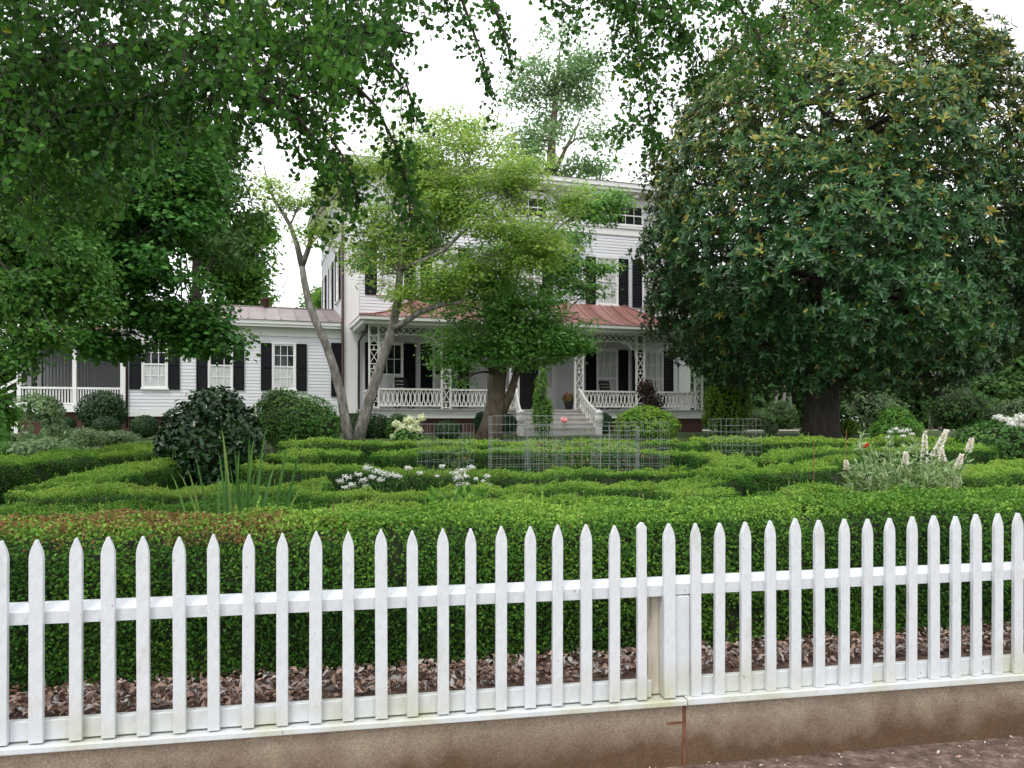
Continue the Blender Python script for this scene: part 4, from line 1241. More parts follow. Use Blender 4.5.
def magnolia():
    Y0 = 24.0
    base = PG(821, Y0); cx = (838 - 512) / F * Y0
    e = empty('magnolia_tree', base, 0, 'huge dark magnolia tree with a broad cone crown and thick black trunk', 'tree')
    k = Y0 / F
    zb = CZ - (392 - HOR) * k; zt = CZ - (4 - HOR) * k
    prof = [(0, .5), (.05, .68), (.12, .88), (.2, .97), (.32, 1.0), (.5, .99), (.62, .95), (.74, .86), (.85, .69), (.94, .42), (1, .08)]
    Rm = 184 * k
    hh = np.array([p[0] for p in prof]); rr = np.array([p[1] for p in prof]) * Rm
    n = 30000
    t = RNG.beta(1.15, 1.3, n * 2); t = t[RNG.random(len(t)) < (np.interp(t, hh, rr) / Rm + .15)][:n]; n = len(t)
    an = RNG.uniform(0, 2 * math.pi, n)
    rad = np.interp(t, hh, rr)
    slope = -np.interp(t, (hh[1:] + hh[:-1]) / 2, np.diff(rr) / (np.diff(hh) * (zt - zb)))
    d = np.column_stack([np.cos(an), np.sin(an), np.zeros(n)])
    p0 = d * rad[:, None] + np.array([cx, Y0, 0]); p0[:, 2] = zb + t * (zt - zb)
    lm = 1 + .07 * noise3(p0, .55) + .10 * noise3(p0 * [1, 1, 1.5] + 4, 1.35) + .05 * noise3(p0 + 7, 3.2)
    inn = RNG.random(n) ** 1.7 * np.where(RNG.random(n) < .3, .75, .16)
    p = d * (rad * (lm - inn))[:, None] + np.array([cx, Y0, 0]); p[:, 2] = p0[:, 2] + RNG.normal(0, .15, n)
    # layered gaps between the boughs; ragged skirt
    keep = (noise3(p * [1, 1, 1.8], 1.35) > -.40 + .22 * np.clip((t - .35) / .5, 0, 1)) & ~((t < .05) & (noise3(p, 1.8) < .1))
    p, d, slope, t, inn = p[keep], d[keep], slope[keep], t[keep], inn[keep]
    out = nrm(np.column_stack([d[:, 0], d[:, 1], np.clip(slope, -.6, 3)]))
    # rosettes: leaves splay round each twig tip
    per = 7; N = len(p) * per
    c = np.repeat(p, per, 0); o = nrm(np.repeat(out, per, 0) + np.array([0, 0, .35]) + np.repeat(RNG.normal(0, .35, (len(p), 3)), per, 0))
    a = rand_unit(N); tang = nrm(np.cross(o, a))
    ax = nrm(tang + o * RNG.uniform(.05, .9, N)[:, None])
    nr = nrm(o - ax * np.sum(o * ax, 1, keepdims=True) + rand_unit(N) * .12)
    L = RNG.uniform(.14, .23, N)
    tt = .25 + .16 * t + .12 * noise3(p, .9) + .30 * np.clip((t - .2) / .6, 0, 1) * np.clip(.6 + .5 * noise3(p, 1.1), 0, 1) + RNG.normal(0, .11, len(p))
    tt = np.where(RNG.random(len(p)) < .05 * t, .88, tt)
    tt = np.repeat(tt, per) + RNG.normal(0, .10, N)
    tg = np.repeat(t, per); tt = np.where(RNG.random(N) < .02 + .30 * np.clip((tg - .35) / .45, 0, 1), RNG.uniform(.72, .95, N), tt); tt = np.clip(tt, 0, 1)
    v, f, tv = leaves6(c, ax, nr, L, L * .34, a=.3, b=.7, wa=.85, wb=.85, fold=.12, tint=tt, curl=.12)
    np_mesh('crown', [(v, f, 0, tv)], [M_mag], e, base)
    mb = MB()
    tp = [base + [.0, 0, -.1], base + [0, 0, .35], base + [.02, 0, 1.2], base + [.0, 0, 2.4], base + [.1, 0, 5], base + [.15, 0, 9], base + [.15, 0, 12]]
    mb.tube([q - base for q in tp], [.66, .54, .49, .47, .36, .2, .06], 14)
    for i in range(64):
        h = RNG.uniform(1.7, 11.2); a_ = i * 2.399
        tq = (base[2] + h - zb) / (zt - zb)
        r_ = np.interp(np.clip(tq + .05, 0, 1), hh, rr) * RNG.uniform(.75, .95)
        s_ = np.array([.05, 0, h]); q = np.array([math.cos(a_) * r_, math.sin(a_) * r_, h + r_ * (.12 if h > 4 else -.02)])
        mb.tube(limb(s_, q, sag=.04), taper(.11 if h < 7 else .07, .02, 7), 6)
    mb.build('trunk', M_barkd, e)
magnolia()

# pale double trunk tree at the corner of the house (crape myrtle)
def double_trunk():
    Y = 21.5
    b = PG(356, Y)
    def path(pts): return [P(x, y, Y + dy) for x, y, dy in pts]
    s1 = path([(352, 446, 0), (346, 425, 0), (341, 395, .1), (334, 368, .1), (325, 342, .2), (315, 320, .2), (308, 300, .3), (304, 280, .3), (302, 266, .3)])
    s2 = path([(357, 446, 0), (362, 425, -.1), (371, 395, -.2), (382, 360, -.3), (391, 333, -.4), (397, 305, -.4), (400, 275, -.5), (401, 240, -.5), (404, 205, -.6), (407, 175, -.6)])
    f1 = path([(302, 266, .3), (297, 245, .3), (290, 225, .4), (278, 205, .4), (269, 190, .5), (264, 165, .5)])
    f2 = path([(302, 266, .3), (308, 250, .2), (312, 235, .2), (318, 215, .0), (330, 200, -.1), (345, 185, -.2)])
    b1 = path([(392, 330, -.4), (405, 322, -.6), (420, 312, -.8), (440, 305, -.9), (462, 302, -1.0), (470, 285, -1), (478, 260, -1.0)])
    b2 = path([(400, 270, -.5), (420, 262, -.8), (445, 250, -1.1), (470, 225, -1.3), (500, 200, -1.4)])
    b3 = path([(402, 222, -.5), (425, 200, -.4), (452, 192, -.3), (475, 180, -.2)])
    tr_ = [(s1, [0.167, 0.139, 0.122, 0.115, 0.107, 0.105, 0.098, 0.091, 0.084]), (s2, [0.181, 0.154, 0.139, 0.129, 0.119, 0.105, 0.091, 0.077, 0.062, 0.035]),
           (f1, taper(.09, .015, 6)), (f2, taper(.085, .015, 6)), (b1, taper(.09, .02, 7)), (b2, taper(.07, .015, 5)), (b3, taper(.06, .012, 4))]
    bs = [bl(420, 160, Y, 45, 38), bl(470, 150, Y - 1, 52, 34), bl(512, 185, Y - 1.2, 48, 34), bl(450, 205, Y - 1, 55, 36), bl(505, 225, Y - 1.5, 52, 30), bl(545, 215, Y - 1.2, 36, 24), bl(430, 250, Y - .5, 42, 34), bl(405, 130, Y, 30, 25), bl(475, 270, Y - 1.2, 45, 26), bl(455, 122, Y - .5, 40, 18), bl(535, 255, Y - 1.5, 36, 22), bl(570, 200, Y - 1, 24, 16), bl(565, 235, Y - 1.2, 28, 16), bl(400, 165, Y + .2, 30, 24), bl(440, 285, Y - 1, 36, 26), bl(480, 180, Y - .5, 60, 40), bl(435, 185, Y + .5, 40, 50), bl(390, 255, Y - .4, 28, 26), bl(385, 205, Y - .2, 30, 28), bl(555, 240, Y - 1.3, 34, 22), bl(530, 165, Y - 1, 34, 22), bl(440, 140, Y, 44, 28), bl(380, 275, Y - .4, 24, 18), bl(412, 292, Y - .6, 26, 20), bl(335, 232, Y + .3, 26, 22), bl(365, 200, Y, 28, 26), bl(325, 190, Y + .3, 28, 20), bl(300, 205, Y + .3, 20, 16), bl(352, 165, Y, 30, 18), bl(362, 262, Y - .2, 22, 18), bl(395, 230, Y - .3, 32, 44), bl(410, 180, Y, 34, 36), bl(272, 185, Y + .4, 16, 12), bl(285, 205, Y + .4, 18, 14), bl(312, 232, Y + .2, 20, 14), bl(365, 232, Y, 26, 28), bl(425, 230, Y - .5, 36, 40)]
    tree('crape_myrtle', b, tr_, bs, M_yel, M_bark, 'yellow green tree with two pale crossed trunks at the left corner of the porch', 3900, 22, .36, .11, .052, gap=(2.3, -.12), shell=.9, twigs=10, limb_r=.035, lump=.25, lkw=dict(up=1.0, flat=.26))
double_trunk()

def dogwood():
    Y = 23.5
    b = PG(493, Y)
    s1 = [P(489, 438, Y), P(493, 420, Y), P(496, 400, Y), P(496, 375, Y), P(494, 350, Y), P(490, 320, Y), P(484, 290, Y), P(480, 265, Y)]
    s2 = [P(502, 412, Y), P(510, 395, Y - .1), P(516, 375, Y - .2), P(521, 350, Y - .3), P(530, 320, Y - .4), P(540, 290, Y - .4)]
    s3 = [P(499, 400, Y), P(502, 372, Y + .1), P(504, 340, Y + .1), P(512, 300, Y), P(520, 265, Y)]
    tr_ = [(s1, [.40, .31, .27, .24, .19, .14, .09, .04]), (s2, taper(.15, .03, 6)), (s3, taper(.17, .03, 5))]
    bs = [bl(490, 275, Y - .6, 50, 36), bl(455, 325, Y - 1, 34, 30), bl(525, 270, Y - .6, 46, 36), bl(555, 300, Y - 1, 34, 30), bl(510, 320, Y - 1.5, 48, 34), bl(545, 335, Y - 1.5, 42, 26), bl(475, 350, Y - 1.6, 40, 20), bl(588, 292, Y - .8, 18, 9), bl(565, 330, Y - 1.2, 26, 18), bl(530, 355, Y - 1.2, 34, 16), bl(445, 300, Y - .6, 22, 20), bl(455, 358, Y - 1.4, 26, 18), bl(500, 345, Y - 1.8, 40, 18), bl(555, 348, Y - 1.6, 34, 14), bl(590, 325, Y - 1, 18, 12), bl(530, 300, Y - 1.6, 44, 26), bl(500, 250, Y - .8, 44, 22), bl(600, 268, Y - .8, 16, 8), bl(578, 312, Y - 1.4, 24, 10), bl(460, 380, Y - 1.5, 18, 9), bl(575, 345, Y - 1.4, 20, 9), bl(592, 208, Y - .2, 32, 20), bl(612, 200, Y - .2, 20, 12), bl(570, 236, Y - .3, 24, 14), bl(588, 190, Y, 20, 10), bl(560, 262, Y - .6, 28, 18)]
    tree('dogwood_tree', b, tr_, bs, M_dog, M_barkb, 'mid green tree with a thick leaning brown trunk left of the porch steps', 2600, 26, .40, .125, .062, gap=(1.9, -.14), shell=.75, twigs=7, limb_r=.05, lump=.3, lkw=dict(up=1.1, flat=.22, tvar=.2))
dogwood()

def tall_elm():
    Y = 46
    b = PG(548, Y)
    tr_ = [([b, P(549, 300, Y), P(550, 190, Y), P(552, 140, Y), P(556, 95, Y), P(560, 50, Y)], [.5, .4, .3, .22, .14, .04]), ([P(551, 180, Y), P(565, 150, Y), P(580, 120, Y)], [.16, .1, .03])]
    bs = [bl(560, 45, Y, 26, 18), bl(535, 65, Y, 24, 14), bl(585, 62, Y, 22, 14), bl(555, 70, Y, 34, 22), bl(535, 95, Y, 36, 24), bl(585, 100, Y, 30, 22), bl(560, 130, Y, 46, 22), bl(525, 145, Y, 26, 20), bl(600, 135, Y, 18, 16), bl(540, 175, Y, 46, 18), bl(590, 165, Y, 28, 16), bl(570, 80, Y, 26, 16)]
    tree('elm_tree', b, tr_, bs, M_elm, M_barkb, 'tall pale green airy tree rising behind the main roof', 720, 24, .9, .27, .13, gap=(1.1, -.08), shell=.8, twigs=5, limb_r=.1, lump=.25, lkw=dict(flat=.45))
tall_elm()

def maple():
    Y = 17.5
    b = np.array([(-60 - 512) / F * Y, Y, float(g(Y))])
    tr_ = [([b, b + [.1, 0, 1.5], b + [.2, 0, 3], P(-10, 250, Y), P(20, 170, Y), P(60, 90, Y)], [.42, .34, .3, .26, .2, .05]),
           ([b + [.2, 0, 2.8], P(20, 270, Y), P(80, 240, Y), P(140, 235, Y), P(180, 240, Y)], [.22, .18, .13, .09, .03])]
    bs = [bl(150, 170, Y, 62, 34), bl(175, 190, Y - .5, 46, 30), bl(120, 215, Y - 1, 58, 30), bl(160, 225, Y - 1, 54, 26), bl(178, 245, Y - .5, 34, 22), bl(150, 262, Y - 1, 60, 24), bl(178, 285, Y - .5, 44, 22), bl(100, 275, Y - 1, 46, 24), bl(170, 310, Y - .5, 40, 20), bl(200, 312, Y, 24, 14), bl(95, 340, Y - .5, 32, 18), bl(125, 350, Y, 20, 12), bl(210, 340, Y - .5, 32, 22), bl(180, 335, Y, 26, 16), bl(60, 190, Y, 56, 36), bl(40, 250, Y, 50, 30), bl(120, 130, Y, 60, 30), bl(180, 140, Y, 36, 22), bl(185, 205, Y, 24, 26), bl(60, 130, Y + 1, 60, 40), bl(135, 310, Y, 30, 16), bl(182, 160, Y, 30, 26), bl(155, 200, Y + .8, 62, 50), bl(90, 180, Y + 1.2, 60, 50), bl(110, 240, Y + 1, 70, 50)]
    tree('maple_tree', b, tr_, bs, M_maple, M_barkd, 'dense dark green maple hanging over the white side wing', 3600, 26, .42, .13, .105, gap=(1.3, -.5), shell=.55, twigs=6, limb_r=.07, lump=.14, ckw=dict(lower=.6), lkw=dict(up=1.1, flat=.35, droop=.35))
maple()

def left_light():
    Y = 12.0
    b = np.array([-9.6, Y, float(g(Y))])
    tr_ = [([b, b + [.05, 0, 1.4], b + [.3, 0, 3.0], P(-40, 200, Y), P(0, 120, Y)], [.2, .17, .14, .1, .03])]
    bs = [bl(20, 230, Y, 60, 40), bl(70, 260, Y, 46, 30), bl(15, 300, Y - .5, 46, 32), bl(40, 335, Y - .6, 30, 16), bl(10, 360, Y - .6, 36, 24), bl(60, 190, Y + .6, 60, 34), bl(-20, 260, Y, 60, 60), bl(90, 300, Y, 26, 22), bl(25, 165, Y, 50, 30), bl(0, 385, Y - .4, 22, 14), bl(40, 275, Y + .5, 60, 50), bl(30, 205, Y + .8, 70, 50)]
    tree('hackberry_tree', b, tr_, bs, M_hack, M_bark, 'lighter green small leaved tree at the left edge', 2600, 16, .22, .085, .055, gap=(1.7, -.3), shell=.75, twigs=8, limb_r=.035, lump=.2, lkw=dict(flat=.45, droop=.4))
left_light()

# the near tree whose boughs hang into the top of the view
def overhang():
    b = np.array([-7.5, 6.5, float(g(6.5))])
    e = empty('overhanging_tree', b, 0, 'near tree whose dark fan shaped leaves hang across the top of the view', 'tree')
    mb = MB()
    tp = [b, b + [.05, 0, 1.6], b + [.2, .0, 3.2], b + [.6, .05, 5.0], b + [1.1, .2, 7.0]]
    mb.tube([q - b for q in tp], [.42, .34, .3, .24, .12], 12)
    cps, cdn = [], []
    def spray(path, dens, spread, hang=.0, n_tw=6):
        """a bough with drooping twigs carrying leaves"""
        pts = np.array(path)
        L = np.linalg.norm(np.diff(pts, axis=0), axis=1).sum()
        n = int(L * dens)
        cum = np.concatenate([[0], np.cumsum(np.linalg.norm(np.diff(pts, axis=0), axis=1))])
        for i in range(n):
            u = RNG.uniform(0, cum[-1])
            a = np.array([np.interp(u, cum, pts[:, k]) for k in range(3)])
            l = abs(RNG.normal(0, spread)) + .05
            dirv = np.array([RNG.normal(0, .7), RNG.normal(0, .8), -abs(RNG.normal(.6, .6)) - hang])
            dirv /= np.linalg.norm(dirv)
            end = a + dirv * l
            if RNG.random() < .8: mb.tube([q - b for q in (a, (a + end) / 2 + RNG.normal(0, .03, 3), end)], [.006, .004, .002], 4, cap=False)
            m_ = max(2, int(l / .085))
            for j in range(m_):
                cps.append(a + (end - a) * ((j + .7) / m_) + RNG.normal(0, .025, 3))
    def bough(pts, r0, r1): mb.tube([np.array(q) - b for q in pts], taper(r0, r1, len(pts)), 7)
    # main boughs: (px, py, depth)
    A = [b + [.5, .0, 4.4], P(-60, 80, 7.0), P(60, 55, 7.2), P(180, 40, 7.4), P(300, 35, 7.6), P(400, 20, 7.8)]
    bough(A, .075, .015); spray(A[1:], 62, .42)
    Bq = [b + [.45, .0, 4.0], P(-60, 140, 6.4), P(40, 115, 6.6), P(130, 100, 6.6), P(220, 80, 6.7)]
    bough(Bq, .05, .012); spray(Bq[1:], 50, .36)
    Cq = [b + [.9, .1, 6.0], P(0, -40, 6.5), P(150, -30, 7.0), P(330, -40, 7.4), P(520, -55, 8.2), P(700, -50, 9.2), P(860, -40, 10.2), P(960, -20, 11.0)]
    bough(Cq, .1, .02); spray(Cq[1:4], 48, .5); spray(Cq[3:5], 6, .3)
    for path, dn, sp in [
        ([P(210, 70, 6.7), P(260, 95, 6.6), P(300, 120, 6.6), P(325, 150, 6.6), P(335, 180, 6.6)], 26, .26),
        ([P(290, 40, 7.6), P(340, 70, 7.4), P(375, 105, 7.3), P(398, 150, 7.3), P(408, 195, 7.3), P(412, 225, 7.3)], 30, .30),
        ([P(330, 30, 7.6), P(380, 50, 7.4), P(405, 80, 7.2), P(415, 110, 7.2)], 26, .24),
        ([P(250, 60, 7.0), P(290, 90, 6.9), P(320, 120, 6.9), P(345, 160, 6.9), P(360, 200, 6.9)], 34, .3),
        ([P(350, 35, 7.8), P(395, 30, 7.8), P(420, 35, 7.8)], 20, .14),
        ([P(450, -50, 8.0), P(462, 0, 7.9), P(480, 50, 7.9), P(492, 90, 7.9)], 24, .13),
        ([P(470, -50, 8.0), P(492, 0, 7.9), P(508, 45, 7.9), P(512, 75, 7.9)], 22, .12),
        ([P(440, -50, 8.0), P(445, -10, 7.9), P(448, 15, 7.9)], 24, .12),
        ([P(520, -55, 8.2), P(545, -10, 8.2), P(575, 10, 8.3)], 22, .16),
        ([P(600, -52, 8.6), P(625, 0, 8.6), P(640, 50, 8.6), P(648, 100, 8.6), P(655, 150, 8.6)], 30, .16),
        ([P(640, -50, 8.8), P(665, 0, 8.8), P(690, 40, 8.8), P(710, 70, 8.8)], 34, .24),
        ([P(700, -50, 9.2), P(735, 0, 9.2), P(765, 45, 9.2), P(780, 75, 9.2)], 32, .26),
        ([P(760, -50, 9.5), P(800, -5, 9.5), P(840, 20, 9.5)], 26, .22),
        ([P(860, -40, 10.2), P(880, -10, 10.2), P(905, 8, 10.2), P(925, 15, 10.2)], 24, .2),
        ([P(570, -55, 8.4), P(600, -15, 8.4), P(640, 5, 8.4), P(680, 10, 8.6)], 26, .2)]:
        bough(path, .022, .005); spray(path, dn, sp, hang=.5)
    # leafy side shoots filling the boughs
    def fill(px0, px1, py0, py1, Y0, Y1, n, low=None):
        for i in range(n):
            x = RNG.uniform(px0, px1); y = py0 + (py1 - py0) * RNG.random() ** 1.15
            if low is not None and y > np.interp(x, low[0], low[1]) + RNG.normal(0, 9): continue
            a = P(x, y, RNG.uniform(Y0, Y1))
            l = abs(RNG.normal(.2, .12)) + .08
            dv = nrm(np.array([RNG.normal(0, .6), RNG.normal(0, .6), -abs(RNG.normal(.7, .4))]))
            mb.tube([a - b - dv * .1, a - b + dv * l], [.005, .002], 4, cap=False)
            for j in range(int(l / .07) + 1): cps.append(a + dv * (.07 * (j + .5)) + RNG.normal(0, .03, 3))
    fill(-80, 430, -60, 215, 5.6, 9.0, 1500, ([-80, 0, 120, 200, 260, 310, 345, 385, 400, 425], [150, 150, 135, 115, 95, 105, 105, 60, 10, -30]))
    fill(-80, 170, 90, 260, 6.5, 9.5, 330, ([-80, 60, 120, 170], [260, 235, 200, 150]))
    fill(550, 940, -60, 90, 8.2, 11.0, 360, ([550, 590, 640, 700, 780, 830, 900, 940], [-5, 30, 60, 85, 80, 30, 25, 5]))
    fill(615, 668, 0, 150, 8.2, 9.0, 46)
    cp = np.array(cps)
    cp = cp[noise3(cp, 3.2) > -.75]
    per = 4
    N = len(cp) * per
    c = np.repeat(cp, per, 0) + RNG.normal(0, .034, (N, 3))
    nr = nrm(RNG.normal(0, .8, (N, 3)) + np.array([0, -.25, .6]))
    ax = nrm(np.column_stack([RNG.normal(0, .6, N), RNG.normal(0, .6, N), -np.abs(RNG.normal(.7, .4, N))]))
    L = RNG.uniform(.036, .066, N)
    t = np.clip(np.repeat(.42 + .28 * noise3(cp, 2.2), per) + RNG.normal(0, .14, N), 0, .9); t = np.where(RNG.random(N) < .004, 1.0, t)
    v, f, t = leaves6(c, ax, nr, L, L * 1.0, a=.3, b=.74, wa=.62, wb=1.0, fold=.16, tint=t)
    np_mesh('crown', [(v, f, 0, t)], [M_ging], e, b)
    mb.build('trunk', M_barkd, e)
overhang()

# trees beyond the house and at the right
def woods():
    G = 'woodland trees beyond the garden'
    spec = [
        # px, depth, top py, crown radius px, crown centre py, material, label
        (60, 44, 70, 120, 200, M_wood, 'broad tree far behind the maple at the left'),
        (195, 46, 110, 62, 190, M_wood, 'tree behind the side wing, right of the maple'),
        (238, 50, 205, 40, 262, M_light, 'pale green tree above the side wing roof'),
        (-120, 40, 80, 120, 220, M_wood, 'tree beyond the screened porch outside the left edge'),
        (330, 60, 288, 22, 306, M_light, 'small far tree top just over the wing roof ridge'),
        (730, 52, 250, 70, 330, M_wood, 'woodland tree seen between the house and the magnolia trunk'),
        (790, 58, 250, 70, 345, M_wood, 'woodland tree behind the magnolia trunk'),
        (880, 50, 230, 75, 340, M_wood, 'woodland tree just right of the magnolia trunk'),
        (960, 56, 200, 85, 330, M_wood, 'woodland tree under the right side of the magnolia'),
        (1040, 48, 120, 80, 270, M_wood, 'tall woodland tree at the right edge'),
        (1130, 52, 120, 90, 280, M_wood, 'woodland tree outside the right edge'),
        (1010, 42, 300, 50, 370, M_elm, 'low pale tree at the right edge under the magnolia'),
        (690, 60, 300, 40, 350, M_light, 'pale woodland tree beside the far end of the porch'),
    ]
    for px, Y, top, r, cy, mat, lab in spec:
        b = PG(px, Y); k = Y / F
        hgt = (cy - top)
        bs = []
        for i in range(9):
            a = i * 2.4; q = r * (.25 + .45 * RNG.random())
            bs.append(bl(px + q * math.cos(a), cy + (i - 4) / 4 * hgt * .62, Y + RNG.normal(0, 1.0), r * RNG.uniform(.45, .62), hgt * RNG.uniform(.3, .42), r * .55))
        tr_ = [([b, b + np.array([.1, 0, (CZ - (cy - HOR) * k - b[2]) * .5]), P(px, cy, Y), P(px, top + hgt * .3, Y)], [.3, .24, .18, .04])]
        tree('woodland_tree', b, tr_, bs, mat, M_barkd, lab, int(650 + r * 4), 16, .75, .32, .2, group=G, gap=(.8, -.45), shell=.7, twigs=0, limb_r=.08, lump=.2, lkw=dict(flat=.5))
    for px, Y, w, top, lab in [(700, 44, 40, 350, 'shaded understorey bush beside the far end of the porch'), (765, 47, 42, 340, 'tall shaded understorey bush behind the bare stems'), (880, 42, 50, 345, 'shaded understorey bush behind the pale camellia'),
                               (945, 44, 52, 338, 'tall shaded understorey bush right of the magnolia trunk'), (1020, 40, 56, 335, 'tall understorey bush at the right edge under the magnolia'), (1100, 42, 60, 330, 'understorey bush outside the right edge'), (820, 52, 50, 345, 'understorey bush hidden behind the magnolia trunk'),
                               (-30, 46, 60, 330, 'bushy tree beyond the screened porch steps at the left edge'), (40, 52, 60, 300, 'bushy tree behind the screened porch'), (110, 55, 50, 290, 'bushy tree between the screened porch roof and the wing')]:
        k = Y / F; bs = [bl(px + RNG.normal(0, w * .3), top + (430 - top) * q, Y + RNG.normal(0, .8), w * .62, (430 - top) * .3) for q in (.25, .45, .6, .8, .5)]
        ch = []
        cp, cd = clumps(bs, 620, shell=.5, lump=.2)
        v, f, t = clump_leaves(cp, cd, 12, .5, .3, .18); ch.append((v, f, 0, t))
        set_props(np_mesh('woodland_bush', ch, [M_wood], None, PG(px, Y)), lab, 'bush', 'understorey bushes beyond the garden')
    # thin bare understorey stems
    for i, (px, Y, h) in enumerate([(778, 40, 3.4), (783, 41, 3.8), (793, 43, 4.2), (931, 36, 2.6), (940, 37, 3.0), (745, 46, 4.0)]):
        b = PG(px, Y); mb = MB()
        q = limb((0, 0, -.1), (RNG.normal(0, .25), 0, h + 1.5), n=7, wob=.04)
        mb.tube(q, taper(.10, .03, 7), 7)
        for j in range(4):
            s_ = q[3 + j % 3]; mb.tube(limb(s_, s_ + np.array([RNG.normal(0, .6), RNG.normal(0, .4), .9])), taper(.03, .008, 7), 5)
        o = mb.build('bare_stem', M_bark, None, b)
        set_props(o, ['slim bare stem just left of the magnolia trunk, left of its pair', 'slim bare stem just left of the magnolia trunk, right of its pair', 'thicker bare stem hard against the left of the magnolia trunk', 'slim bare stem in the shade right of the green pointed shrub', 'bare stem nearest the large hydrangea shrub', 'slim bare stem between the cage and the yellow green bush'][i], 'tree', 'bare understorey stems')
woods()

# ------------------------------------------------------------------ shrubs
def sb(px0, px1, py0, py1, Y, depth=None):
    """one shrub ball from its photographed box"""
    k = Y / F
    rx = (px1 - px0) / 2 * k; rz = (py1 - py0) / 2 * k
    return (P((px0 + px1) / 2, (py0 + py1) / 2, Y), (rx, depth or rx, rz))

def camellia():
    Y = 12.0
    balls = [sb(166, 256, 392, 490, Y), sb(158, 205, 420, 470, Y - .2), sb(220, 263, 410, 475, Y - .1), sb(190, 245, 386, 430, Y)]
    shrub('camellia_bush', balls, M_cam, 6500, .095, .052, 'dark glossy rounded camellia bush standing alone among the hedges at left', 'bush', core=.7, depth=.35, lump=.18, jit=.8, up=.35, six=True)
camellia()
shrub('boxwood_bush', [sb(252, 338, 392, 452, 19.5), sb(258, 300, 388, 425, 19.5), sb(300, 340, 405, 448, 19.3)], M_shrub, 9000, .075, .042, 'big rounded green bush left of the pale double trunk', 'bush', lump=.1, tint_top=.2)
shrub('evergreen_bush', [sb(80, 127, 390, 430, 25), sb(86, 122, 400, 437, 25)], M_dshrub, 4200, .10, .055, 'tall dark evergreen bush against the screened porch', 'bush', lump=.12)
GB = 'clipped balls along the house'
for (a, b_, c, d, Y, lab) in [(93, 119, 416, 438, 23.5, 'clipped dark ball before the tall evergreen at the screened porch'), (131, 158, 415, 438, 24, 'clipped dark ball below the leftmost wing window'), (52, 75, 416, 434, 24.5, 'clipped dark ball below the middle of the screened porch'),
                           (474, 488, 412, 434, 25, 'clipped dark ball just left of the thick leaning trunk'), (499, 517, 414, 434, 25, 'clipped dark ball just right of the thick leaning trunk'), (594, 613, 413, 434, 27.9, 'clipped dark ball right of the step newel post'), (434, 462, 420, 440, 22, 'low clipped ball behind the leftmost wire cage')]:
    shrub('clipped_ball', [sb(a, b_, c, d, Y)], M_dshrub, 2600, .06, .035, lab, 'bush', GB, lump=.03, depth=.12, core=.86)
shrub('foundation_bush', [sb(343, 380, 412, 442, 25), sb(365, 392, 414, 442, 25)], M_dshrub, 3600, .075, .042, 'dark low bush under the left end of the porch', 'bush', lump=.1)
shrub('foundation_bush', [sb(385, 414, 414, 442, 24.8)], M_shrub, 2200, .075, .042, 'green low bush under the porch behind the white hydrangea', 'bush', lump=.1)
shrub('airy_bush', [sb(8, 60, 394, 430, 16), sb(16, 66, 412, 448, 16), sb(-4, 36, 404, 454, 15.8), sb(34, 62, 398, 425, 16.2)], M_grey, 9000, .10, .045, 'loose grey green bush in front of the screened porch', 'bush', core=0, depth=.7, lump=.2, gap=(2.4, -.25))
shrub('airy_bush', [sb(55, 105, 428, 447, 18), sb(88, 138, 430, 447, 19), sb(20, 80, 438, 456, 15), sb(-10, 40, 442, 460, 14)], M_grey, 3600, .10, .045, 'low pale green border plants before the clipped balls', 'bush', core=.5, depth=.5, lump=.2)
shrub('hydrangea_bush', [sb(-22, 16, 395, 458, 11.5)], M_dog, 900, .17, .11, 'large leaved bright green hydrangea cut by the left edge', 'bush', core=0, depth=.7, up=1.0, gap=(2.5, -.4), six=True)
shrub('yellow_green_bush', [sb(612, 680, 408, 444, 20.5), sb(625, 665, 405, 425, 20.5)], M_lshrub, 5200, .10, .038, 'light green rounded bush in front of the right side of the porch', 'bush', lump=.1, depth=.3)
shrub('yellow_green_bush', [sb(703, 752, 378, 440, 27), sb(716, 750, 374, 405, 27)], M_lshrub, 3800, .13, .07, 'tall bush beside the right end of the porch', 'bush', lump=.14, core=.75)
shrub('bronze_bush', [sb(636, 656, 378, 402, 26.3), sb(642, 664, 392, 414, 26.3)], M_bronze, 1500, .09, .045, 'dark bronze leaved shrub against the right porch railing', 'bush', lump=.25, depth=.5, core=.5)
shrub('pointed_bush', [sb(870, 922, 416, 448, 19), sb(880, 912, 406, 432, 19)], M_light, 3400, .10, .04, 'green domed bush right of the magnolia trunk', 'bush', lump=.12, depth=.35)
shrub('hydrangea_shrub', [sb(958, 1040, 420, 470, 15), sb(985, 1060, 415, 450, 15.3)], M_shrub, 5200, .085, .045, 'big green hydrangea shrub at the right edge', 'bush', lump=.12)
shrub('globe_bush', [sb(764, 778, 420, 436, 26)], M_grey, 900, .07, .035, 'small pale globe bush left of the magnolia trunk', 'bush', lump=.03)
shrub('globe_bush', [sb(836, 860, 419, 436, 26)], M_lshrub, 1200, .09, .05, 'small yellow green bush right against the magnolia trunk', 'bush', lump=.1)
shrub('far_bush', [sb(846, 892, 388, 424, 32), sb(862, 905, 396, 428, 32)], M_grey, 1300, .16, .07, 'pale flowering camellia in the shade behind the magnolia trunk', 'bush', lump=.2, core=.6, depth=.5)
shrub('far_bush', [sb(925, 980, 380, 432, 34), sb(960, 1000, 395, 432, 34)], M_wood, 2400, .16, .08, 'dark woodland bush right of the green domed bush', 'bush', lump=.2)
shrub('far_bush', [sb(740, 775, 408, 432, 36), sb(760, 800, 400, 432, 38)], M_wood, 1500, .16, .08, 'low woodland bush left of the magnolia trunk', 'bush', lump=.2)
shrub('far_bush', [sb(1000, 1050, 398, 424, 26)], M_grey, 1500, .12, .05, 'pale bush behind the hydrangea at the right edge', 'bush', lump=.15)
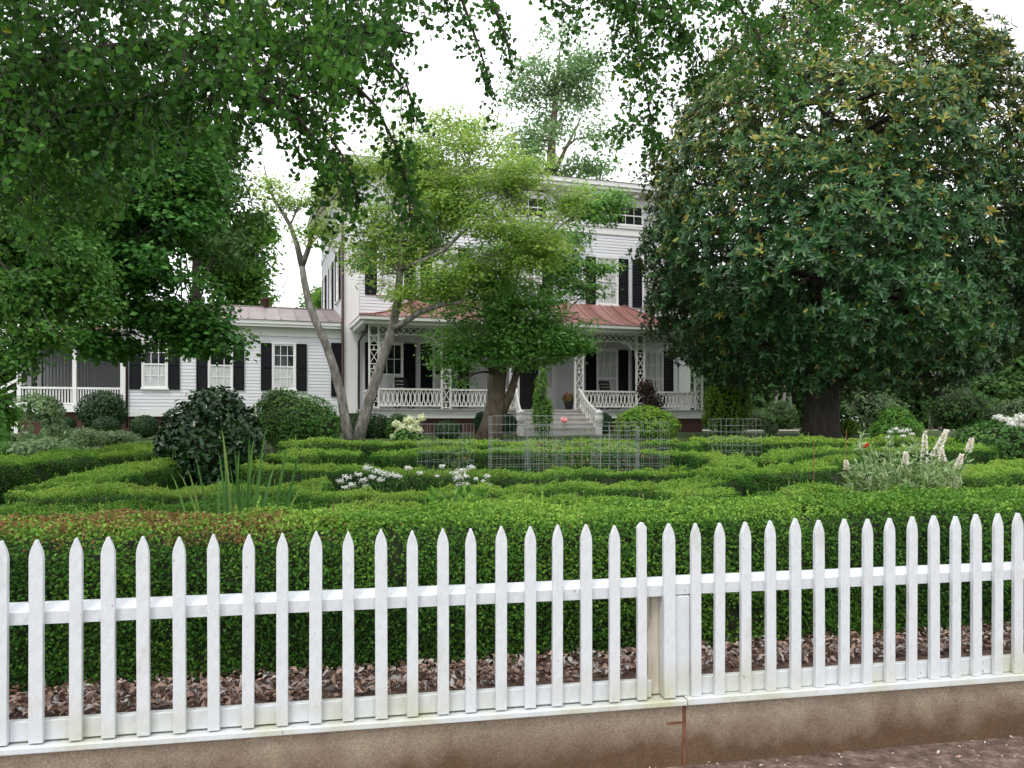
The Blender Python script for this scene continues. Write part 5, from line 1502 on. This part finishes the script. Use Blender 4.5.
shrub('low_border_hedge', [sb(800, 830, 426, 436, 27.5), sb(825, 870, 426, 436, 27.5), sb(868, 900, 427, 437, 27.5)], M_dshrub, 2200, .08, .045, 'low dark border planting round the foot of the magnolia', 'bush', lump=.06)

def column_conifer():
    Y = 17.8; b = PG(542, Y)
    e = empty('column_conifer', b, 0, 'narrow upright green conifer in front of the porch steps', 'tree')
    ch = []
    for px, py, rx, ry in [(541, 392, 7, 20), (542, 410, 9, 18), (543, 425, 10, 18), (537, 415, 6, 16), (548, 412, 6, 16), (543, 440, 10, 14), (543, 380, 4, 12), (538, 400, 5, 12)]:
        c, r = bl(px, py, Y, rx, ry)
        v, f, t = leafball(c, r, 750, .055, .022, up=.8, lump=.2, depth=.5, tint_top=.1); ch.append((v, f, 0, t))
        v, f, t = core_ball(c, r, .7); ch.append((v, f, 1, t))
    np_mesh('crown', ch, [M_light, M_boxcore], e, b)
    mb = MB(); mb.tube([(0, 0, -.05), (0, 0, 1.2)], .04, 6); mb.build('trunk', M_barkb, e)
column_conifer()

# ------------------------------------------------------------------ flowers
def blossom(center, r, n, L, mat, parent, origin, squash=1.0, name='blossom'):
    d = rand_unit(n); p = np.array(center) + d * np.array([r, r, r * squash])
    p = p + d * (RNG.normal(0, .15, (n, 1)).clip(-.3, .3) * r); nr = nrm(d + rand_unit(n) * .6); ax = np.cross(nr, rand_unit(n))
    Ls = L * RNG.uniform(.8, 1.2, n)
    v, f, t = leaves(p - nrm(ax) * Ls[:, None] * .5, ax, nr, Ls, Ls * .9, tint=RNG.random(n))
    v2, f2, t2 = core_ball(center, (r, r, r * squash), .5, 10, 6)
    return np_mesh(name, [(v, f, 0, t), (v2, f2, 0, t2 + .3)], [mat], parent, origin)

def hydrangea_white():
    Y = 17.0; b = PG(408, Y)
    e = empty('white_hydrangea', b, 0, 'hydrangea with big lime white flower heads left of the leftmost wire cage', 'flower')
    ch = []
    for c, r in (sb(392, 424, 428, 452, Y),): v, f, t = leafball(c, r, 700, .11, .07, up=.7, depth=.5); ch.append((v, f, 0, t))
    mb = MB()
    heads = [(396, 424), (402, 427), (407, 421), (411, 428), (399, 432), (394, 437), (416, 423), (422, 418), (405, 434), (418, 430), (410, 419)]
    for x, y in heads:
        p = P(x, y, Y + RNG.normal(0, .15))
        mb.tube([np.array([p[0] - b[0], p[1] - b[1], .05]), p - b], [.008, .005], 4)
        blossom(p, .082, 110, .04, M_limew, e, b, .85, 'flower_head')
    np_mesh('foliage', ch, [M_shrub], e, b); mb.build('stem', M_iris, e)
hydrangea_white()

def phlox(px0, px1, heads, Y, label):
    b = PG((px0 + px1) / 2, Y)
    e = empty('white_phlox', b, 0, label, 'flower', 'white flower clumps among the hedges')
    mb = MB(); lp, la = [], []
    for x, y, r in heads:
        p = P(x, y, Y + RNG.normal(0, .12)); foot = np.array([b[0] + (p[0] - b[0]) * .8, b[1], b[2]])
        mb.tube([foot - b, (foot + p) / 2 - b + RNG.normal(0, .01, 3), p - b], .004, 4)
        for j in range(8): lp.append(foot + (p - foot) * RNG.uniform(.2, .9)); la.append(rand_unit(1)[0])
        blossom(p, r * .95 * Y / F, 42, .022, M_white, e, b, .5, 'flower_head')
    mb.build('stem', M_iris, e)
    lp, la = np.array(lp), np.array(la)
    v, f, t = leaves(lp, la, nrm(rand_unit(len(lp)) + [0, 0, 1]), .07, .02); np_mesh('foliage', [(v, f, 0, t)], [M_iris], e, b)
phlox(335, 402, [(340, 481, 4), (347, 477, 5), (352, 485, 5), (358, 474, 4), (363, 480, 5), (368, 468, 5), (372, 477, 4), (377, 471, 5), (384, 473, 5), (391, 475, 5), (398, 476, 4), (345, 487, 4), (366, 486, 4), (381, 480, 4), (408, 468, 4)], 8.7, 'white flower clump in the hedges left of the wire cages')
phlox(440, 492, [(442, 466, 3), (456, 473, 6), (462, 470, 6), (458, 478, 5), (465, 476, 4), (471, 467, 4), (460, 485, 5), (466, 484, 4), (476, 479, 2), (487, 476, 3), (488, 485, 4), (483, 481, 2), (437, 476, 2), (420, 473, 3)], 8.8, 'white flower clump in the hedges below the leftmost wire cage')
phlox(885, 916, [(890, 432, 3), (896, 429, 4), (901, 431, 4), (907, 430, 4), (912, 434, 3), (888, 437, 3), (903, 436, 3)], 15.5, 'white flower clump in front of the green domed bush')
def hyd_right():
    Y = 14.8; b = PG(1008, Y)
    e = empty('mophead_flowers', b, 0, 'flat white flower heads rising from the hydrangea shrub at the right edge', 'flower')
    mb = MB()
    for x, y in [(998, 417), (1004, 419), (1010, 420), (1016, 421), (1020, 416), (1024, 419), (1030, 417), (1012, 424), (1022, 425)]:
        p = P(x, y, Y + RNG.normal(-.2, .15)); mb.tube([np.array([0, 0, .1]), p - b], .006, 4)
        blossom(p, .08, 80, .035, M_white, e, b, .5, 'flower_head')
    mb.build('stem', M_iris, e)
hyd_right()

def butterfly_bush():
    Y = 7.6; b = PG(905, Y)
    e = empty('butterfly_bush', b, 0, 'grey green bush with long white flower spikes behind the right part of the fence', 'flower')
    mb = MB(); lp, la = [], []
    spikes = [(924, 470, 925, 432, 1.0), (934, 458, 947, 430, 1.2), (943, 462, 941, 448, .8), (968, 452, 972, 439, .8), (956, 470, 962, 455, .9), (905, 465, 906, 453, .8), (952, 496, 957, 479, 1.0), (847, 470, 846, 461, .7), (852, 494, 856, 490, .6), (870, 486, 869, 478, .7), (930, 476, 933, 472, .6), (918, 494, 916, 491, .6)]
    green = [(861, 452, 862, 433), (888, 455, 888, 442), (914, 455, 913, 440), (935, 462, 936, 440), (950, 478, 968, 462), (875, 470, 872, 450), (897, 475, 890, 455), (868, 462, 858, 446), (905, 480, 900, 460), (940, 486, 952, 470), (885, 488, 876, 470), (925, 490, 930, 474), (860, 490, 852, 472), (900, 500, 908, 482)]
    for x0, y0, x1, y1, k in spikes:
        d = RNG.normal(0, .15)
        p0, p1 = P(x0, y0, Y + d), P(x1, y1, Y + d)
        foot = b + np.array([(p0[0] - b[0]) * .35, RNG.normal(0, .1), 0])
        path = limb(foot, p0, n=6, wob=.03); mb.tube([q - b for q in path], taper(.007, .003, 6), 5)
        for q0, q1 in zip(path[:-1], path[1:]):
            for j in range(7): lp.append(q0 + (q1 - q0) * RNG.random()); la.append(rand_unit(1)[0] + (p1 - p0) / np.linalg.norm(p1 - p0) * .5)
        n = int(260 * k); t_ = RNG.random(n) ** .8
        rr = (.027 * k) * (1 - t_ * .8)
        an = RNG.uniform(0, 6.28, n)
        c = p0 + np.outer(t_, p1 - p0) + np.column_stack([np.cos(an) * rr, np.sin(an) * rr, RNG.normal(0, .006, n)])
        dd = nrm(np.column_stack([np.cos(an), np.sin(an), np.full(n, .4)]) + rand_unit(n) * .4)
        v, f, t = leaves(c, dd, rand_unit(n), .020, .016); np_mesh('flower_spike', [(v, f, 0, t)], [M_cream], e, b)
    for x0, y0, x1, y1 in green:
        p0, p1 = P(x0, y0, Y + RNG.normal(0, .2)), P(x1, y1, Y + RNG.normal(0, .2))
        foot = b + np.array([(p0[0] - b[0]) * .35, RNG.normal(0, .1), 0])
        path = limb(foot, p0, n=6, wob=.03)[:-1] + limb(p0, p1, n=4, wob=.02); mb.tube([q - b for q in path], taper(.007, .002, len(path)), 5)
        for q0, q1 in zip(path[:-1], path[1:]):
            for j in range(8): lp.append(q0 + (q1 - q0) * RNG.random()); la.append(rand_unit(1)[0] + np.array([0, 0, .4]))
    # filling leaves
    for c, r in (sb(862, 950, 446, 515, Y), sb(846, 890, 458, 515, Y), sb(915, 962, 462, 515, Y)):
        n = 900; d = rand_unit(n); s_ = RNG.random(n) ** .5
        for q in (c + d * np.array(r) * s_[:, None]): lp.append(q); la.append(rand_unit(1)[0] + np.array([0, 0, .3]))
    lp, la = np.array(lp), nrm(np.array(la))
    n = len(lp)
    v, f, t = leaves(lp, la, nrm(rand_unit(n) * .7 + [0, 0, .8]), RNG.uniform(.06, .12, n), RNG.uniform(.014, .024, n), side=.4, tint=RNG.random(n))
    np_mesh('foliage', [(v, f, 0, t)], [M_silver], e, b)
    mb.build('stem', M_iris, e)
butterfly_bush()

def blades(name, b, specs, mat, label, cat='plant', group=None, w=.035):
    """sword leaves: (tip px offset x, height, lean y, bend)"""
    V, Fc, T = [], [], []
    for (fx, fy, tx, ty, tz, bend, ww) in specs:
        n = 8; o = len(V)
        p0 = np.array([fx, fy, 0]); p1 = np.array([tx, ty, tz])
        tn = RNG.random()
        sdv = nrm(np.array([1, RNG.normal(0, .35), 0]))
        for i in range(n):
            t = i / (n - 1)
            c = p0 * (1 - t) + p1 * t; c[2] = tz * (1 - (1 - t) ** (1 + bend)) if bend > 0 else tz * t
            wd = ww * (1 - t ** 2.2) * .5 + .0008
            V += [c - sdv * wd, c + np.array([-sdv[1], sdv[0], 0]) * wd * .3, c + sdv * wd]; T += [tn] * 3
        for i in range(n - 1):
            a = o + i * 3
            Fc += [[a, a + 1, a + 4, a + 3], [a + 1, a + 2, a + 5, a + 4]]
    o = np_mesh(name, [(np.array(V) + b, np.array(Fc), 0, np.array(T))], [mat], None, b, smooth=True)
    return set_props(o, label, cat, group)

def iris():
    Y = 5.75; b = PG(236, Y); k = Y / F
    tips = [(160, 474), (176, 492), (198, 452), (190, 468), (219, 428), (221, 450), (218, 462), (240, 450), (244, 447), (251, 446), (258, 438), (256, 433), (272, 425), (295, 431), (307, 447), (303, 484), (228, 470), (247, 478), (284, 486), (210, 480), (263, 452), (236, 462), (268, 465), (182, 470), (254, 468)]
    sp = []
    for x, y in tips:
        fx = 236 + (x - 236) * .42 + RNG.normal(0, 5)
        p = P(x, y, Y)
        sp.append(((fx - 236) * k, RNG.normal(0, .06), p[0] - b[0], RNG.normal(0, .12), p[2] - b[2], .35, RNG.uniform(.022, .036)))
    blades('iris_clump', b, sp, M_iris, 'clump of tall sword shaped iris leaves in front of the glossy camellia', group='iris leaves standing among the hedges')
iris()
for px, Y, tips, lab in [(693, 5.6, [(696, 470), (703, 480), (690, 486)], 'few upright iris leaves behind the fence left of the rusty stake'),
                         (662, 5.7, [(664, 482), (658, 490), (668, 494)], 'thin iris leaves behind the fence right of the post'),
                         (775, 5.9, [(772, 482), (766, 494), (790, 476), (784, 488), (797, 490)], 'iris leaves leaning right below the rusty stake'),
                         (320, 7.8, [(308, 474), (318, 472), (312, 480), (327, 478)], 'pale iris leaf stubs left of the white flowers'),
                         (548, 7.6, [(540, 478), (556, 488), (560, 470), (544, 490), (535, 484)], 'thin yellowing leaves among the hedges below the cages')]:
    b = PG(px, Y)
    blades('iris_leaves', b, [((x - px) * .3 * Y / F, 0, P(x, y, Y)[0] - b[0], RNG.normal(0, .08), P(x, y, Y)[2] - b[2], .2, .022) for x, y in tips], M_iris, lab, group='iris leaves standing among the hedges')

def seedlings():
    Y = 6.0; b = PG(460, Y)
    n = 70; x = RNG.uniform(428, 488, n); y = RNG.uniform(490, 520, n)
    p = np.array([P(a, c, Y + RNG.normal(0, .12)) for a, c in zip(x, y)])
    ax = nrm(rand_unit(n) + [0, 0, .9]); v, f, t = leaves(p, ax, nrm(rand_unit(n) + [0, -.5, .5]), RNG.uniform(.07, .12, n), RNG.uniform(.035, .05, n))
    e = empty('seedling_clump', b, 0, 'broad leaved bright green seedlings growing out of the hedge', 'plant')
    np_mesh('foliage', [(v, f, 0, t)], [M_light], e, b)
    mb = MB()
    for q in p[::3]: mb.tube([(0 + (q[0] - b[0]) * .6, q[1] - b[1], .1), q - b], .004, 4)
    mb.build('stem', M_iris, e)
seedlings()

# stakes, a red flower
for px, Y, y0, lab in [(813.5, 8.5, 440, 'thin rusty iron stake in the hedges left of the white flower spikes'), (846, 9.5, 430, 'thin rusty iron stake right of the first, nearer the magnolia trunk')]:
    b = PG(px, Y); top = P(px, y0, Y)
    mb = MB(); mb.tube([(0, 0, -.05), (.004, 0, top[2] - b[2])], .0042, 6)
    set_props(mb.build('stake', M_rust, None, b), lab, 'stake', 'rusty garden stakes')
def single_flower(px, py, Y, mat, r, label):
    b = PG(px, Y); p = P(px, py, Y)
    e = empty('garden_flower', b, 0, label, 'flower')
    mb = MB(); mb.tube([(0, 0, 0), (RNG.normal(0, .02), 0, (p[2] - b[2]) * .5), p - b], .004, 4); mb.build('stem', M_iris, e)
    blossom(p, r, 60, r * .8, mat, e, b, .8)
    n = 30; lp = b + np.outer(RNG.random(n), p - b) + RNG.normal(0, .05, (n, 3)); v, f, t = leaves(lp, rand_unit(n), rand_unit(n), .06, .03); np_mesh('foliage', [(v, f, 0, t)], [M_rose], e, b)
single_flower(865, 445, 9.5, M_red, .035, 'single small red flower left of the white flower spikes')
single_flower(564, 420, 14.5, M_pink, .055, 'single pink rose in front of the porch steps')

# ------------------------------------------------------------------ wire cages with roses
def cage(x0, x1, ytop, Y, dep, rz, label, plants=0):
    k = Y / F; b = PG((x0 + x1) / 2, Y)
    w = (x1 - x0) * k; h = P(x0, ytop, Y)[2] - b[2]
    mb = MB()
    r = .0016
    cs = [(-w / 2, -dep / 2), (w / 2, -dep / 2), (w / 2, dep / 2), (-w / 2, dep / 2)]
    for i in range(4):
        a, c = np.array(cs[i]), np.array(cs[(i + 1) % 4]); L = np.linalg.norm(c - a)
        n = max(3, int(L / .13))
        for j in range(n + 1):
            q = a + (c - a) * j / n
            if j == n: continue
            mb.tube([(q[0], q[1], 0), (q[0] + RNG.normal(0, .004), q[1], h)], r if j else r * 1.15, 4, cap=False)
        m_ = max(3, int(h / .12))
        for j in range(m_ + 1):
            z = h * j / m_
            mb.tube([(a[0], a[1], z), ((a[0] + c[0]) / 2, (a[1] + c[1]) / 2, z + RNG.normal(0, .004)), (c[0], c[1], z)], r, 4, cap=False)
    o = mb.build('wire_cage', M_wire, None, b); o.rotation_euler = (0, 0, rz)
    set_props(o, label, 'wire cage', 'wire plant cages')
    for i in range(plants):
        q = b + np.array([RNG.uniform(-.35, .35) * w, RNG.uniform(-.3, .3) * dep, 0])
        e = empty('rose_bush', q, 0, 'reddish rose bush inside the wire cage: ' + label.replace(' wire cage', ' one') if False else None, None)
        yield_rose(e, q, h)
        ROSES.append((e, label))
ROSES = []
def yield_rose(e, q, h):
    mb = MB(); lp = []
    for i in range(6):
        tip = np.array([RNG.normal(0, .20), RNG.normal(0, .16), h * RNG.uniform(.45, .9)])
        pt = limb((0, 0, 0), tip, n=5, wob=.10); mb.tube(pt, taper(.007, .003, 5), 4)
        for a, c in zip(pt[:-1], pt[1:]):
            for j in range(9): lp.append(a + (c - a) * RNG.random() + RNG.normal(0, .06, 3))
    mb.build('stem', M_iris, e)
    lp = np.array(lp) + q; n = len(lp)
    v, f, t = leaves(lp, rand_unit(n), nrm(rand_unit(n) + [0, 0, .6]), RNG.uniform(.04, .065, n), RNG.uniform(.025, .04, n)); np_mesh('foliage', [(v, f, 0, t)], [M_rose], e, q)
cg = [(424, 468, 424, 11.7, .6, R(-18), 'wire cage farthest left, beside the white hydrangea', 1),
      (490, 560, 416, 12.6, .7, R(6), 'tall wire cage in front of the narrow conifer', 0),
      (527, 637, 426, 11.6, .9, R(-6), 'widest wire cage in front of the porch steps', 2),
      (596, 664, 422, 12.6, .7, R(4), 'wire cage overlapping the light green bush', 1),
      (716, 753, 419, 15.7, .7, R(22), 'separate wire cage near the right end of the porch', 0)]
def run_cages():
    names = {0: ['red tipped rose bush in the leftmost wire cage'], 2: ['rose bush in the left half of the widest wire cage', 'orange tipped rose bush in the right half of the widest wire cage'], 3: ['rose bush in the wire cage before the light green bush']}
    for i, c in enumerate(cg):
        n = c[7]; k0 = len(ROSES)
        cage(*c)
        rs = sorted(ROSES[k0:], key=lambda q: q[0].location.x)
        for (e, _), lab in zip(rs, names.get(i, [])): set_props(e, lab, 'rose bush', 'rose bushes inside wire cages')
run_cages()
